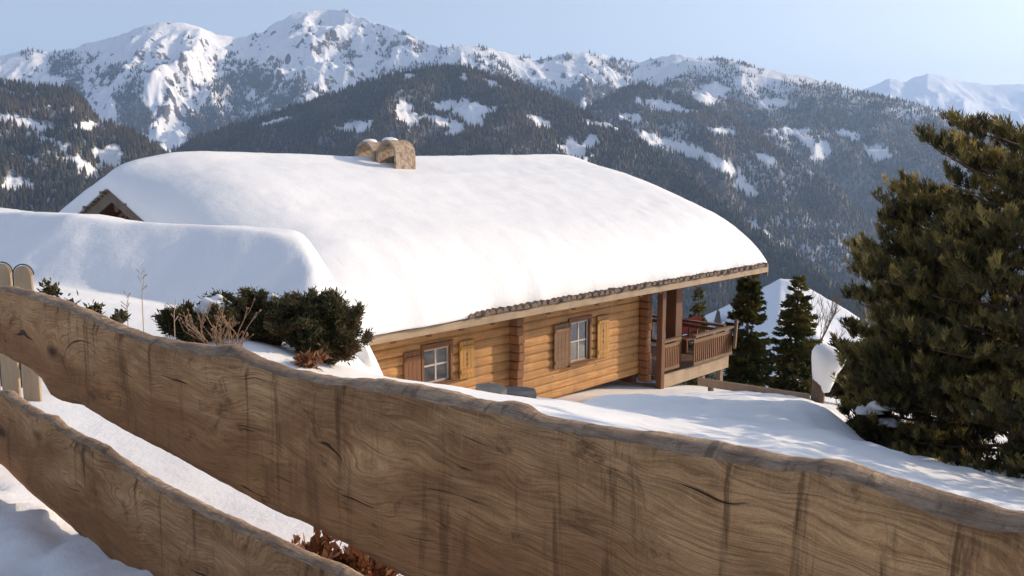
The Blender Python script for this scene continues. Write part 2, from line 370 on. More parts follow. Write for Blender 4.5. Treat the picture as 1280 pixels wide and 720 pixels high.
M['far_forest'] = leaf_mat('far_forest', (.030, .038, .022), (.070, .060, .030), (.095, .070, .036), .004, .0)
M['far_forest_snowy'] = leaf_mat('far_forest_snowy', (.05, .06, .055), (.10, .105, .10), None, .004, .0)

def ell(PX, PY, cx, cy, rx, ry, ang=0, seed=0, jag=.85):
    c, s_ = math.cos(R(ang)), math.sin(R(ang)); dx = PX - cx; dy = PY - cy
    u = (dx * c + dy * s_) / rx; v = (-dx * s_ + dy * c) / ry
    return np.clip((1.0 + jag * fbm(PX / 9, PY / 5.5, 70 + seed, 4, .65) - np.sqrt(u * u + v * v)) * 2.2, 0, 1)
def lin(a, lo, hi): return np.clip((a - lo) / (hi - lo), 0, 1)

# main snowy range
def cov_main(PX, PY, X, Y, Z, st):
    n = fbm(X / 420, Y / 300, 5, 5, .6); n2 = fbm(X / 120, Y / 110, 15, 4, .6)
    n3 = fbm(X / 45, Y / 60, 19, 3, .6)
    rock = .26 * lin(st, .8, 1.7) + .45 * n + .45 * n2 + .6 * n3 + .10
    rock = rock * lin(PY, 8, 26) + .1
    tl = interp([(-60, 80), (60, 66), (120, 76), (200, 105), (300, 95), (400, 105), (480, 70), (560, 62), (640, 78), (760, 80), (900, 84), (1100, 110)], PX)
    wood = lin(PY, tl - 45, tl + 50) * .62 + n * .9 + n2 * .6 + .06
    for e in ((205, 160, 26, 50, 14), (120, 125, 20, 42, -12), (35, 97, 75, 10, 9), (560, 110, 70, 14, -8), (690, 95, 60, 16, 12), (205, 75, 55, 18, 0)):
        wood = wood - .9 * ell(PX, PY, *e, seed=e[0])
    for e in ((165, 140, 18, 34, 8), (285, 115, 30, 22, 20), (245, 165, 14, 40, 12)): wood = wood + .35 * ell(PX, PY, *e, seed=e[0])
    return rock, wood
SIL_B = [(-80, 66), (0, 68), (40, 62), (60, 66), (85, 62), (110, 55), (135, 48), (160, 40), (180, 32), (205, 28), (230, 28), (250, 33), (270, 42), (290, 46), (310, 45), (330, 40), (345, 28), (365, 19), (385, 14), (410, 11), (430, 13), (450, 22), (470, 30), (490, 34), (510, 42), (530, 52), (550, 60), (575, 57), (600, 57), (620, 63), (650, 70), (670, 75), (690, 72), (705, 66), (730, 64), (750, 68), (775, 75), (800, 78), (820, 72), (845, 69), (880, 74), (905, 72), (930, 80), (960, 90), (1000, 104), (1100, 140)]
g = mountain('snowy_mountain_range', SIL_B, [(-80, 5600), (200, 6000), (410, 6600), (560, 6000), (760, 6400), (1100, 6400)], 2300, .72, 330, 640, rows=210, step=1.6, seed=11, cover=cov_main, mk=90, stretch=2.4, rough=1.3)
forest('scattered_trees_on_range', g, 130000, 26, M['far_forest'], 1, .30, .22)

# far pale peak
g = mountain('far_snow_peak', [(1040, 140), (1078, 112), (1095, 105), (1112, 98), (1122, 99), (1132, 103), (1145, 96), (1160, 91), (1180, 95), (1205, 102), (1240, 106), (1280, 105), (1360, 112)], [(1040, 13000), (1360, 13500)], 4500, .42, 420, 1500, rows=80, seed=23,
             cover=lambda PX, PY, X, Y, Z, st: (.30 * fbm(X / 500, Y / 400, 8, 5, .6) + .18, PX * 0), mk=200)
# right flank
def cov_right(PX, PY, X, Y, Z, st):
    n = fbm(X / 330, Y / 260, 25, 5, .6); n2 = fbm(X / 90, Y / 80, 35, 3, .6)
    rid = interp(SIL_C, PX)
    wood = .30 + .55 * lin(PY - rid, 0, 55) + n * .6 + n2 * .25 + .25 * lin(PX, 960, 1120)
    for e in ((970, 130, 30, 6, 2), (1000, 165, 42, 5, 5), (1030, 190, 12, 16, 40), (1015, 178, 14, 7, 30), (1100, 190, 24, 12, 15), (1060, 168, 28, 7, 5), (890, 118, 26, 14, -20), (1165, 175, 8, 6, 0), (1085, 300, 12, 10, 30), (1010, 330, 20, 9, 35)):
        wood = wood - .85 * ell(PX, PY, *e, seed=e[0])
    return .15 + n * .2, wood
SIL_C = [(760, 160), (800, 110), (835, 82), (860, 76), (885, 76), (905, 75), (930, 79), (960, 87), (1000, 94), (1040, 104), (1080, 115), (1120, 124), (1160, 134), (1210, 148), (1280, 168), (1380, 200)]
g = mountain('forested_mountain_flank', SIL_C, [(760, 5000), (1040, 4600), (1380, 3800)], 2700, .47, 240, 620, rows=170, seed=41, cover=cov_right, mk=70)
forest('flank_forest', g, 85000, 18, M['far_forest'], 2, .30, .19)
# second ridge right of the centre hill
def cov_mid(PX, PY, X, Y, Z, st):
    n = fbm(X / 260, Y / 200, 55, 5, .6)
    wood = .80 + n * .55
    for e in ((830, 132, 40, 7, 10), (815, 175, 26, 7, 25), (865, 190, 50, 9, 18), (900, 205, 40, 7, 30), (935, 235, 22, 8, 40), (960, 200, 16, 6, 30), (905, 165, 22, 5, 10), (790, 148, 20, 6, 10), (955, 290, 26, 7, 32)):
        wood = wood - .9 * ell(PX, PY, *e, seed=e[0])
    return PX * 0, wood
g = mountain('forested_side_ridge', [(690, 160), (735, 134), (770, 115), (800, 105), (825, 112), (850, 120), (917, 148), (980, 190), (1050, 240), (1100, 292), (1160, 345)], [(690, 3900), (850, 3700), (1160, 2600)], 1700, .46, 170, 430, rows=130, seed=61, cover=cov_mid, mk=55)
forest('side_ridge_forest', g, 48000, 20, M['far_forest'], 3, .30, .19)
# centre hill
def cov_hill(PX, PY, X, Y, Z, st):
    n = fbm(X / 210, Y / 170, 75, 5, .6)
    wood = .95 + n * .45
    for e in ((503, 140, 14, 15, 20), (515, 152, 12, 14, 10), (575, 134, 44, 10, 4), (590, 146, 18, 14, 40), (445, 158, 22, 9, -8), (570, 165, 14, 8, -20), (675, 153, 20, 8, 20), (755, 157, 30, 5, 10), (720, 190, 26, 14, 35), (740, 178, 12, 12, 10), (345, 153, 26, 5, -14), (615, 105, 16, 5, 25), (512, 97, 8, 6, 0), (580, 98, 6, 8, 0), (545, 150, 30, 6, 10)):
        wood = wood - 1.1 * ell(PX, PY, *e, seed=e[0])
    return PX * 0, wood
g = mountain('forested_hill', [(130, 232), (180, 212), (220, 190), (250, 171), (300, 156), (350, 141), (400, 124), (440, 110), (470, 100), (500, 92), (520, 88), (545, 85), (575, 84), (600, 90), (640, 101), (680, 118), (720, 135), (750, 150), (790, 167), (830, 197), (870, 227), (900, 252), (950, 293), (1000, 325), (1060, 368), (1120, 410)], [(130, 2600), (560, 3000), (830, 2500), (1120, 1500)], 1250, .45, 120, 330, rows=140, seed=81, cover=cov_hill, mk=45)
forest('hill_forest', g, 80000, 18, M['far_forest'], 4, .30, .2)
# left hill
def cov_left(PX, PY, X, Y, Z, st):
    n = fbm(X / 170, Y / 130, 95, 5, .6)
    wood = .72 + n * .6
    for e in ((20, 152, 55, 6, 14), (105, 160, 20, 8, -10), (130, 200, 22, 10, 30), (60, 180, 30, 5, 20), (100, 210, 34, 7, 34), (10, 232, 22, 9, 0), (140, 190, 12, 12, 60), (30, 200, 20, 4, 10)):
        wood = wood - .95 * ell(PX, PY, *e, seed=e[0])
    return PX * 0, wood
g = mountain('forested_left_slope', [(-90, 98), (0, 106), (30, 108), (60, 111), (90, 114), (108, 132), (120, 150), (145, 158), (165, 166), (200, 188), (210, 200), (235, 220), (260, 245)], [(-90, 2300), (90, 2300), (260, 1900)], 1100, .40, 110, 300, rows=120, seed=101, cover=cov_left, mk=40)
forest('left_slope_forest', g, 24000, 19, M['far_forest'], 5, .30, .2)
# valley meadow below
def cov_mead(PX, PY, X, Y, Z, st):
    n = fbm(X / 60, Y / 50, 115, 4, .6)
    return PX * 0, .62 * lin(970 - PX, -10, 50) + n * .5 + .9 * lin(PX, 1062, 1085) + .25 * lin(PY, 415, 440) - .15
g = mountain('snowy_valley_meadow', [(820, 420), (880, 395), (930, 372), (975, 348), (990, 350), (1020, 365), (1060, 388), (1120, 430), (1200, 470)], [(820, 900), (1200, 760)], 420, .34, 18, 90, rows=70, seed=121, cover=cov_mead, mk=20)
forest('meadow_trees', g, 900, 17, M['far_forest'], 6, .35, .18)
# valley floor far below, reaching to the horizon
me = grid_mesh('valley_floor', *np.meshgrid(np.linspace(-14500, 14500, 13), np.linspace(-13000, 16000, 13)), np.full((13, 13), -900.0))
tag(link('valley_floor', me, M['snow']), kind='structure')

# the air of the valley
mb = MB(); mb.box(-15000, 15000, -13500, 16500, -902, 1750)
hz = bpy.data.materials.new('valley_haze'); hz.use_nodes = True; hn = hz.node_tree; hn.nodes.remove(hn.nodes['Principled BSDF'])
pv = hn.nodes.new('ShaderNodeVolumePrincipled'); pv.inputs['Color'].default_value = (.46, .66, 1.0, 1); pv.inputs['Density'].default_value = HAZE; pv.inputs['Anisotropy'].default_value = .2
hn.links.new(pv.outputs[0], hn.nodes['Material Output'].inputs['Volume'])
tag(mb.build('haze', hz), kind='stuff')

# ================================================================== NEAR GROUND
CP = []
def c_(x, y, d): CP.append((x, y, d))
def cpx(x, y, Y): r_ = ray(x, y); CP.append((r_[0] * Y, Y, -r_[2] * Y))
for p_ in ((0, 0, 1.64), (-3, 0, 1.64), (-3, 3, 1.66), (2, -.5, 1.66), (-6, 3, 1.6), (-.4, 1.2, 1.66), (-1.5, 2.4, 1.67), (4, -3, 1.66), (-8, -2, 1.45), (1, .6, 1.6),
           (-2.0, 5.4, 1.80), (-1, 4.2, 1.78), (.3, 3.6, 1.86), (1.4, 3.4, 2.0), (2.6, 3.2, 2.15), (-3.3, 5.6, 1.73), (-4.3, 6.4, 1.73), (-3, 7, 1.78), (-5.5, 8, 1.76), (-2, 7, 1.82)): c_(*p_)
for p_ in ((200, 402, 9.0), (250, 414, 8.7), (300, 405, 9.2), (360, 412, 9.2), (140, 388, 9.3), (60, 376, 9.4), (-20, 368, 9.6), (-100, 360, 9.8), (430, 425, 9.6),
           (300, 430, 7.8), (335, 442, 7.8), (400, 458, 8.0), (450, 469, 8.2), (445, 462, 9.4), (470, 476, 10), (500, 474, 9.2), (530, 479, 10), (530, 477, 8.8), (620, 491, 9.5)): cpx(*p_)
for p_ in ((-8, 15, 2.6), (-5, 14, 2.9), (-3, 13.0, 3.1), (-1.8, 11.5, 3.3), (-.8, 13, 4.4), (-.2, 16, 5.2), (1.2, 20, 5.7), (-11, 20, 4), (-3, 18, 5.3), (-16, 14, 1.2), (0, 24, 5.9), (-8, 26, 6.5), (-20, 30, 7)): c_(*p_)
for p_ in ((700, 505, 11), (740, 498, 14), (770, 495, 20.4), (803, 493, 22.2), (850, 488, 23.2), (900, 490, 23.4), (960, 494, 21), (1005, 500, 18), (1040, 515, 15), (850, 501, 15.5), (900, 502, 15.5), (950, 503, 15.5), (1000, 504, 15.5), (850, 520, 12), (940, 530, 12), (1000, 540, 11), (1050, 545, 12.5), (1068, 552, 13.5),
           (1000, 575, 8), (1085, 566, 15), (1120, 556, 16.5), (1180, 578, 14), (1150, 592, 10), (1280, 600, 12), (1280, 632, 8), (880, 555, 8.5), (760, 530, 8), (1400, 620, 12), (1400, 660, 7)): cpx(*p_)
for p_ in ((5, 26, 6.6), (9, 24, 6.5), (10, 32, 9.5), (2, 36, 11), (18, 22, 7.5), (16, 12, 5.6), (9, 3, 3.6), (24, 34, 12), (-12, 40, 14), (10, 50, 19), (30, 15, 8.5), (-25, 0, 0.6), (12, -12, 2.5), (-12, -14, .8), (40, 50, 24)): c_(*p_)
for s_ in (-4, -3.3, -2.6, -1.9, -1.2, -.5, .3):          # snow lies low along the foot of the plank fence
    for o_, d_ in ((-.45, 1.69), (-.05, 1.69), (.4, 1.76)): c_(.772 * s_ + .636 * o_, 2.21 - .636 * s_ + .772 * o_, d_)
CP = np.array(CP)
def tpsk(r2): return np.where(r2 > 1e-9, .5 * r2 * np.log(np.maximum(r2, 1e-9)), 0)
_n = len(CP); K = tpsk((CP[:, None, 0] - CP[None, :, 0]) ** 2 + (CP[:, None, 1] - CP[None, :, 1]) ** 2) + np.eye(_n) * .02
P_ = np.c_[np.ones(_n), CP[:, :2]]; A_ = np.block([[K, P_], [P_.T, np.zeros((3, 3))]])
TW = np.linalg.solve(A_, np.r_[CP[:, 2], 0, 0, 0])
BANK = []
for x_, y_, Y_ in ((-160, 250, 14.5), (-60, 258, 13.3), (0, 265, 12.8), (60, 267, 12.3), (90, 268, 12.1), (115, 273, 12.0), (150, 278, 11.9), (200, 281, 11.8), (250, 282, 11.7), (300, 285, 11.5), (340, 290, 11.3), (365, 298, 11.1), (388, 310, 10.9), (402, 322, 10.7)):
    r_ = ray(x_, y_); BANK.append(np.array([r_[0] * Y_, Y_, -r_[2] * Y_]))
def ground(X, Y):
    X = np.asarray(X, float); Y = np.asarray(Y, float); sh = X.shape; x = X.ravel(); y = Y.ravel(); d = np.zeros(len(x))
    for k in range(0, len(x), 20000):
        sl = slice(k, k + 20000)
        d[sl] = tpsk((x[sl, None] - CP[None, :, 0]) ** 2 + (y[sl, None] - CP[None, :, 1]) ** 2) @ TW[:_n] + TW[_n] + TW[_n + 1] * x[sl] + TW[_n + 2] * y[sl]
    d = d.reshape(sh)
    # wind-packed snow bank with a crisp lip in front of the chalet's left end
    best = np.full(sh, 1e9); zc = np.zeros(sh); side = np.zeros(sh)
    for (p0, p1) in zip(BANK[:-1], BANK[1:]):
        e = p1[:2] - p0[:2]; tt = np.clip(((X - p0[0]) * e[0] + (Y - p0[1]) * e[1]) / (e @ e), 0, 1)
        dx = X - p0[0] - tt * e[0]; dy = Y - p0[1] - tt * e[1]; dd_ = np.hypot(dx, dy); m = dd_ < best
        best = np.where(m, dd_, best); zc = np.where(m, p0[2] + (p1[2] - p0[2]) * tt, zc); side = np.where(m, e[0] * dy - e[1] * dx, side)
    eh = np.array([.95, .31]); bx = np.clip((X - BANK[-1][0]) * eh[0] + (Y - BANK[-1][1]) * eh[1] + .22, 0, None)
    near = best < 9
    rip = fbm(X / 1.1 + Y * .3, best / .2, 215, 3) * .012 * np.clip(1 - bx * 4, 0, 1) + fbm(X / .9, Y / .9, 217, 3) * .05
    fr = (np.sqrt(best ** 2 + .13 ** 2) - .13); drop = np.where(side < 0, .70 * fr + rip * np.clip(best / .3, 0, 1), .08 * fr + .45 * np.clip(fr - .5, 0, None))
    bankd = zc + drop + 2.1 * (np.sqrt(bx ** 2 + .3 ** 2) - .3)
    kk = .09; hh_ = np.clip(.5 + .5 * (d - bankd) / kk, 0, 1); d = np.where(near, d * (1 - hh_) + bankd * hh_ - kk * hh_ * (1 - hh_), d)
    far = np.clip((np.hypot(X, Y - 12) - 26) / 40, 0, None)
    d = np.where(far > 0, np.maximum(d, 5) + far * 14, d)
    z = EYE - d
    # bumps: smooth drifts everywhere, trodden lumps on the path
    path = np.clip(1.2 - np.abs((X * .636 + (Y - 2.21) * .772) + .65) / .75, 0, 1)
    z = z + fbm(X / 1.8, Y / 1.8, 201, 3) * .035 + fbm(X / .55, Y / .45, 205, 3) * (.010 + .20 * path + .07 * np.clip((X - .8) / 1.5, 0, 1) * np.clip((22 - Y) / 4, 0, 1)) + path * (fbm(X / .2, Y / .17, 209, 3) * .16 + .05 * np.abs(pn(X / .16 + 3, Y / .13, 213)))
    return z
def axis(lo, hi, dlo, dhi, fine, coarse):
    a = np.arange(dlo, dhi, fine); l = []; x = dlo; s_ = fine
    while x > lo: s_ = min(s_ * 1.18, coarse); x -= s_; l.append(x)
    h = []; x = a[-1]; s_ = fine
    while x < hi: s_ = min(s_ * 1.18, coarse); x += s_; h.append(x)
    return np.array(l[::-1] + list(a) + h)
gx = axis(-400, 400, -8.5, 10, .075, 40); gy = axis(-200, 260, 1.2, 23, .075, 30)
GX, GY = np.meshgrid(gx, gy)
tag(link('snow_ground', grid_mesh('snow_ground', GX, GY, ground(GX, GY)), M['snow'], None, True), kind='structure')
def gz(x, y): return float(ground(np.array([x]), np.array([y]))[0])

# ================================================================== CHALET
HA = R(46.6); HO = (1.85, 20.6); HZ = EYE - 5.75
hu = np.array([math.cos(HA), math.sin(HA)]); hw = np.array([-math.sin(HA), math.cos(HA)])
def loc(x, y, wv):
    """where the sight line through a pixel meets the house plane at depth wv -> (u, z)"""
    r_ = ray(x, y); k = (np.dot(HO, hw) + wv) / np.dot(r_[:2], hw)
    return float(np.dot(r_[:2] * k - np.array(HO), hu)), float(r_[2] * k + EYE - HZ)
def hworld(u, wv, z): q = np.array(HO) + hu * u + hw * wv; return (q[0], q[1], HZ + z)
house = empty('chalet', (HO[0], HO[1], HZ), HA, 'long low log chalet with shuttered windows and a railed porch under a deep snow roof', 'chalet')
U0, U1, WALL, RW = -8.1, 8.75, 1.0, 7.0
TAN = math.tan(R(20.2))
def zroof(wv): return 2.62 + TAN * np.minimum(wv, 2 * RW - wv)

def logs(mb, u0, u1, z0, z1, holes, wface=WALL, hlog=.205, depth=.16):
    z = z0; k = 0
    while z < z1 - .02:
        zt = min(z + hlog, z1); zm = (z + zt) / 2
        iv = [(u0, u1)]
        for (a, b_, c, d) in holes:
            if c < zm < d:
                nv = []
                for (p0, p1) in iv:
                    if b_ <= p0 or a >= p1: nv.append((p0, p1)); continue
                    if p0 < a: nv.append((p0, a))
                    if b_ < p1: nv.append((b_, p1))
                iv = nv
        bl = .013 + .005 * math.sin(k * 2.3)
        prof = [(wface + depth, z), (wface + .012, z + .004), (wface - bl * .75, z + hlog * .22), (wface - bl, z + hlog * .5), (wface - bl * .75, z + hlog * .78), (wface + .012, zt - .004), (wface + depth, zt)]
        for (p0, p1) in iv: mb.prism(prof, p0, p1)
        z += hlog; k += 1
# windows, read off the photograph on the wall plane
def win_rect(xa, xb, yt, yb, wv=WALL):
    ua, zt = loc(xa, yt, wv); ub, zb = loc(xb, yb, wv); um, zt2 = loc((xa + xb) / 2, yt, wv); um, zb2 = loc((xa + xb) / 2, yb, wv)
    return ua, ub, zb2, zt2
W1 = win_rect(527, 563, 434, 478); W2 = win_rect(711, 736, 401, 451)
uL, uR = -7.2, loc(803, 430, WALL)[0]; uB = loc(640, 430, WALL)[0]
mb = MB(); logs(mb, uL, uB, 0, 3.0, [W1]); logs(mb, uB, uR, 0, 3.0, [W2]); mb.build('wall', M['log'], house)
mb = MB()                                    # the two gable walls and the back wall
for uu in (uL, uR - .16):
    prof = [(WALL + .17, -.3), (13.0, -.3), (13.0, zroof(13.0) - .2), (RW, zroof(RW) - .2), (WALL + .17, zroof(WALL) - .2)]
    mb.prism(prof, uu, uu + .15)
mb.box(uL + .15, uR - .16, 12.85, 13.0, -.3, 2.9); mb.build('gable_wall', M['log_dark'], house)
# protruding log ends (cross walls) and the corner
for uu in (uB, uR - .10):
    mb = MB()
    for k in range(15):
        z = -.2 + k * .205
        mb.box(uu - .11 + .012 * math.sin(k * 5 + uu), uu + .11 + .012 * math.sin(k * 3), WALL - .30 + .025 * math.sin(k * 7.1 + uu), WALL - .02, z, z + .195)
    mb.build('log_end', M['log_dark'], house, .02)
mb = MB(); mb.box(uR + .02, uR + .2, WALL - .62, WALL - .44, -.4, 2.80); mb.build('corner_post', M['post_wood'], house, .015)
mb = MB()                                   # long purlins under the eave
mb.box(U0 + .3, U1 - .15, WALL - .12, WALL + .10, 2.72, 2.93); mb.build('purlin', M['log_dark'], house, .02)
# rafters tails
for k in range(19):
    mb = MB(); u_ = U0 + .4 + k * .9; mb.add(*(lambda a: (a, [(0, 1, 2, 3), (7, 6, 5, 4), (0, 4, 5, 1), (1, 5, 6, 2), (2, 6, 7, 3), (3, 7, 4, 0)]))([(u_ + dx, w_, zroof(w_) + dz - .16) for w_ in (.12, 1.6) for dx, dz in ((0, -.14), (.12, -.14), (.12, -.005), (0, -.005))]))
    mb.build('rafter', M['log_dark'], house)
# roof
mb = MB(); th = .15
mb.prism([(0, zroof(0) - th), (RW, zroof(RW) - th), (2 * RW, zroof(0) - th), (2 * RW, zroof(0)), (RW, zroof(RW)), (0, zroof(0))], U0, U1)
roof = mb.build('roof', M['log_dark'], house)
mb = MB(); mb.box(U0, U1, -.05, -.003, zroof(0) - .165, zroof(0) - .005); mb.build('fascia', M['fascia'], roof, .006)
mb = MB(); r2 = random.Random(3)
u_ = -5.6
while u_ < U1 - .1:
    wd = r2.uniform(.13, .19); z = zroof(0) + r2.uniform(.0, .02); ln = r2.uniform(-.16, -.06)
    arc = [(u_ + wd / 2 * (1 - math.cos(t)), z + .035 + .085 * math.sin(t) * r2.uniform(.8, 1.15)) for t in np.linspace(0, math.pi, 6)]
    arc2 = [(u_ + wd - .018, z + .03), (u_ + .018, z + .03)]
    mb.prism(arc + arc2, ln, .5, 1); u_ += wd + r2.uniform(.02, .06)
mb.box(-5.6, U1, -.06, .4, zroof(0) + .002, zroof(0) + .03)
mb.build('eave_tiles', M['tile'], roof)
# verge boards and the left gable peak
mb = MB()
for uu in (U0 - .05, U1 + .003):
    for w0, w1 in ((-.02, RW), (2 * RW + .02, RW)):
        vs = [(u2, w_, zroof(min(max(w_, 0), 14)) + dz) for u2 in (uu, uu + .045) for w_, dz in ((w0, -.28), (w1, -.28), (w1, .03), (w0, .03))]
        mb = MB(); mb.add(vs, [(0, 1, 2, 3), (7, 6, 5, 4), (0, 4, 5, 1), (1, 5, 6, 2), (2, 6, 7, 3), (3, 7, 4, 0)]); mb.build('verge_board', M['grey_wood'], roof)
mb = MB(); r2 = random.Random(5)
for k in range(34):                          # tiles along the left verge
    for sgn in (1, -1):
        w_ = RW - sgn * (k * .2 + .1); mb.box(U0 - .12 + r2.uniform(-.03, .03), U0 + .3, w_ - .085, w_ + .085, zroof(w_) + .0, zroof(w_) + .05 + r2.uniform(0, .03))
mb.build('verge_tiles', M['tile'], roof)
mb = MB()
for w_, dz in ((RW, -.30), (RW - 2.6, -.30), (RW + 2.6, -.30)):
    m2 = MB(); m2.box(U0 + .04, uL, w_ - .11, w_ + .11, zroof(w_) + dz - .2, zroof(w_) + dz + .09); m2.build('purlin_end', M['post_wood'], house, .012)
mb.box(U0 + .32, U0 + .42, RW - 2.3, RW + 2.3, zroof(RW) - .95, zroof(RW) - .80)
mb.bar((U0 + .3, RW, zroof(RW) - .3), (U0 + .3, RW, zroof(RW) - 1.5), .14, .14)
mb.bar((U0 + .28, RW - .05, zroof(RW) - .5), (U0 + .28, RW - 1.6, zroof(RW) - 1.3), .1, .12); mb.bar((U0 + .28, RW + .05, zroof(RW) - .5), (U0 + .28, RW + 1.6, zroof(RW) - 1.3), .1, .12)
mb.build('gable_beam', M['post_wood'], house, .012)
# windows
def window(rect, n_mull, curtain):
    ua, ub, zb, zt = rect; fw = .07; y0 = WALL + .02
    mb = MB(); mb.box(ua - .05, ub + .05, WALL - .055, WALL - .002, zt, zt + .11); mb.box(ua - .05, ua + .03, WALL - .05, WALL + .10, zb, zt - .003); mb.box(ub - .03, ub + .05, WALL - .05, WALL + .10, zb, zt - .003)
    mb.box(ua - .05, ub + .05, WALL - .05, WALL + .1, zb - .09, zb - .003)
    wn = mb.build('window', M['brown'], house, .008)
    mb = MB(); a, c = ua + .033, ub - .033
    for k in range(n_mull + 2):
        t = a + (c - a - .045) * k / (n_mull + 1); mb.box(t, t + .045, y0, y0 + .04, zb + .003, zt - .006)
    for zz in (zb + .003, zb + (zt - zb) * .48, zt - .055): mb.box(a + .046, c - .046, y0 + .003, y0 + .035, zz, zz + .04)
    mb.build('frame', M['frame_white'], wn)
    mb = MB(); mb.box(a, c, y0 + .016, y0 + .022, zb + .01, zt - .01); mb.build('pane', M['glass'], wn)
    mb = MB(); mb.box(ua - .1, ub + .1, WALL - .15, WALL - .055, zb - .06, zb - .015); mb.build('sill', M['brown'], wn, .008)
    if curtain:
        us = np.linspace(a, c, 40); zs = np.array([zb, zb + (zt - zb) * .55])
        U_, Z_ = np.meshgrid(us, zs); link('curtain', grid_mesh('curtain', U_, y0 + .16 + .03 * np.sin(U_ * 55), Z_), M['curtain'], wn, True)
    mb = MB(); mb.box(ua - .3, ub + .3, WALL + 1.2, WALL + 1.22, zb - .4, zt + .4); mb.build('inner_wall', M['black'], wn)  # near-black sheet behind the glass, standing in for the unlit room
    return wn
window(W1, 1, False); window(W2, 1, True)
def shutter(u0, u1, z0, z1, dots, ang=0, mat='shutter'):
    mb = MB(); n = 4; q = (u1 - u0) / n
    for k in range(n): mb.box(u0 + q * k + .002, u0 + q * (k + 1) - .002, WALL - .078, WALL - .045, z0, z1)
    for zz in (z0 + .12, z1 - .2): mb.box(u0 + .02, u1 - .02, WALL - .10, WALL - .0785, zz, zz + .09)
    s_ = mb.build('shutter', M[mat], house, .004)
    if dots:
        mb = MB()
        for k in range(3):
            zc = z0 + (z1 - z0) * (.38 + .13 * k); uc = (u0 + u1) / 2
            mb.prism([(uc - .035, zc), (uc, zc - .055), (uc + .035, zc), (uc, zc + .055)], WALL - .083, WALL - .06, 1)
        mb.build('cutout', M['brown'], s_)  # solid dark diamonds painted in for the shade inside holes
def sh(xa, xb, rect, dots, mat='shutter'): shutter(loc(xa, 440, WALL)[0], loc(xb, 440, WALL)[0], rect[2] - .05, rect[3] + .03, dots, 0, mat)
sh(502, 523, W1, False, 'brown'); sh(572, 590, W1, True); sh(690, 708, W2, True, 'rail_wood'); sh(744, 758, W2, True)
# porch: deck, posts, rails
uP1 = loc(912, 430, WALL - .5)[0]; ZD = -.10; WF = WALL - .45
mb = MB(); mb.box(uR + .25, uP1, WF + .05, 8.0, ZD - .12, ZD); mb.build('deck', M['rail_wood'], house)
mb = MB(); mb.box(uR + .22, uP1 + .03, WF - .02, WF + .047, ZD - .34, ZD + .03); mb.build('deck_fascia', M['fascia'], house, .006)
for u_ in (uR + 1.0, uR + 2.7, uP1 - .15):
    mb = MB(); mb.box(u_ - .08, u_ + .08, WF + .1, WF + .26, -1.6, ZD - .122); mb.build('deck_post', M['grey_wood'], house)
uQ = loc(847, 400, WF + .3)[0]
mb = MB(); mb.box(uQ - .17, uQ + .17, WF + .25, WF + .59, ZD + .002, 2.80); mb.build('porch_post', M['post_wood'], house, .012)
mb = MB(); mb.box(uP1 - .05, uP1 + .15, 5.8, 6.0, ZD + .002, zroof(5.9) - .16); mb.build('porch_post', M['post_wood'], house, .012)
mb = MB(); mb.box(uR + .16, uQ + 1.2, WF + .36, WF + .5, 2.36, 2.50); mb.build('tie_beam', M['log_dark'], house, .01)
def railing(a, b_, n):
    a = Vector(a); b_ = Vector(b_); rl = bpy.data.objects.new('railing', None); COL.objects.link(rl); rl.parent = house
    for hh, wd, th_ in ((.95, .16, .07), (.80, .05, .10), (.14, .07, .10)):
        mb = MB(); mb.bar(a + Vector((0, 0, hh)), b_ + Vector((0, 0, hh)), wd, th_); mb.build('rail', M['rail_wood'], rl, .008)
    for k in range(n):
        p_ = a.lerp(b_, (k + .5) / n); mb = MB(); mb.bar(p_ + Vector((0, 0, .192)), p_ + Vector((0, 0, .748)), .05, .04); mb.build('baluster', M['brown'], rl)
railing((uR + .25, WF + .1, ZD), (uQ - .2, WF + .1, ZD), 12); railing((uQ + .2, WF - .12, ZD), (uP1, WF - .12, ZD), 20); railing((uP1 - .05, WF + .1, ZD), (uP1 - .05, 7.9, ZD), 26)
mb = MB(); mb.bar((uP1 - .15, WF - .3, ZD + .35), (uP1 + .25, WF - .12, ZD + 1.1), .08, .3); mb.build('railing_end', M['rail_wood'], house, .01)
mb = MB()
for k in range(7): mb.box(uR + .0 + .28, uR + 1.95, 3.2, 3.24, ZD + .02 + k * .2, ZD + .215 + k * .2)
mb.build('porch_partition', M['orange_board'], house)
# chimney with two arched caps
uC, zC = loc(497, 208, 6.0)
def barrel(mb, u0, u1, wc, z0, wd, leg, tk, n=14):
    ro = wd / 2; ri = ro - tk
    out = [(wc - ro, z0)] + [(wc - ro * math.cos(t), z0 + leg + ro * 1.0 * math.sin(t)) for t in np.linspace(0, math.pi, n)] + [(wc + ro, z0)]
    inn = [(wc - ri, z0)] + [(wc - ri * math.cos(t), z0 + leg + ri * 1.0 * math.sin(t)) for t in np.linspace(0, math.pi, n)] + [(wc + ri, z0)]
    m = len(out); vs = [(u, q[0], q[1]) for u in (u0, u1) for pr in (out, inn) for q in pr]; fs = []
    for k in range(m - 1):
        fs += [(k, k + 1, 2 * m + k + 1, 2 * m + k), (m + k + 1, m + k, 3 * m + k, 3 * m + k + 1), (k + 1, k, m + k, m + k + 1), (2 * m + k, 2 * m + k + 1, 3 * m + k + 1, 3 * m + k)]
    for k in (0, m - 1): fs.append((k, 2 * m + k, 3 * m + k, m + k))
    mb.add(vs, fs)
zc0 = float(zroof(6.2)) + .52
mb = MB(); mb.box(uC - .32, uC + .33, 5.66, 7.40, 3.6, zc0 + .05); chim = mb.build('chimney', M['plaster'], house, .02)
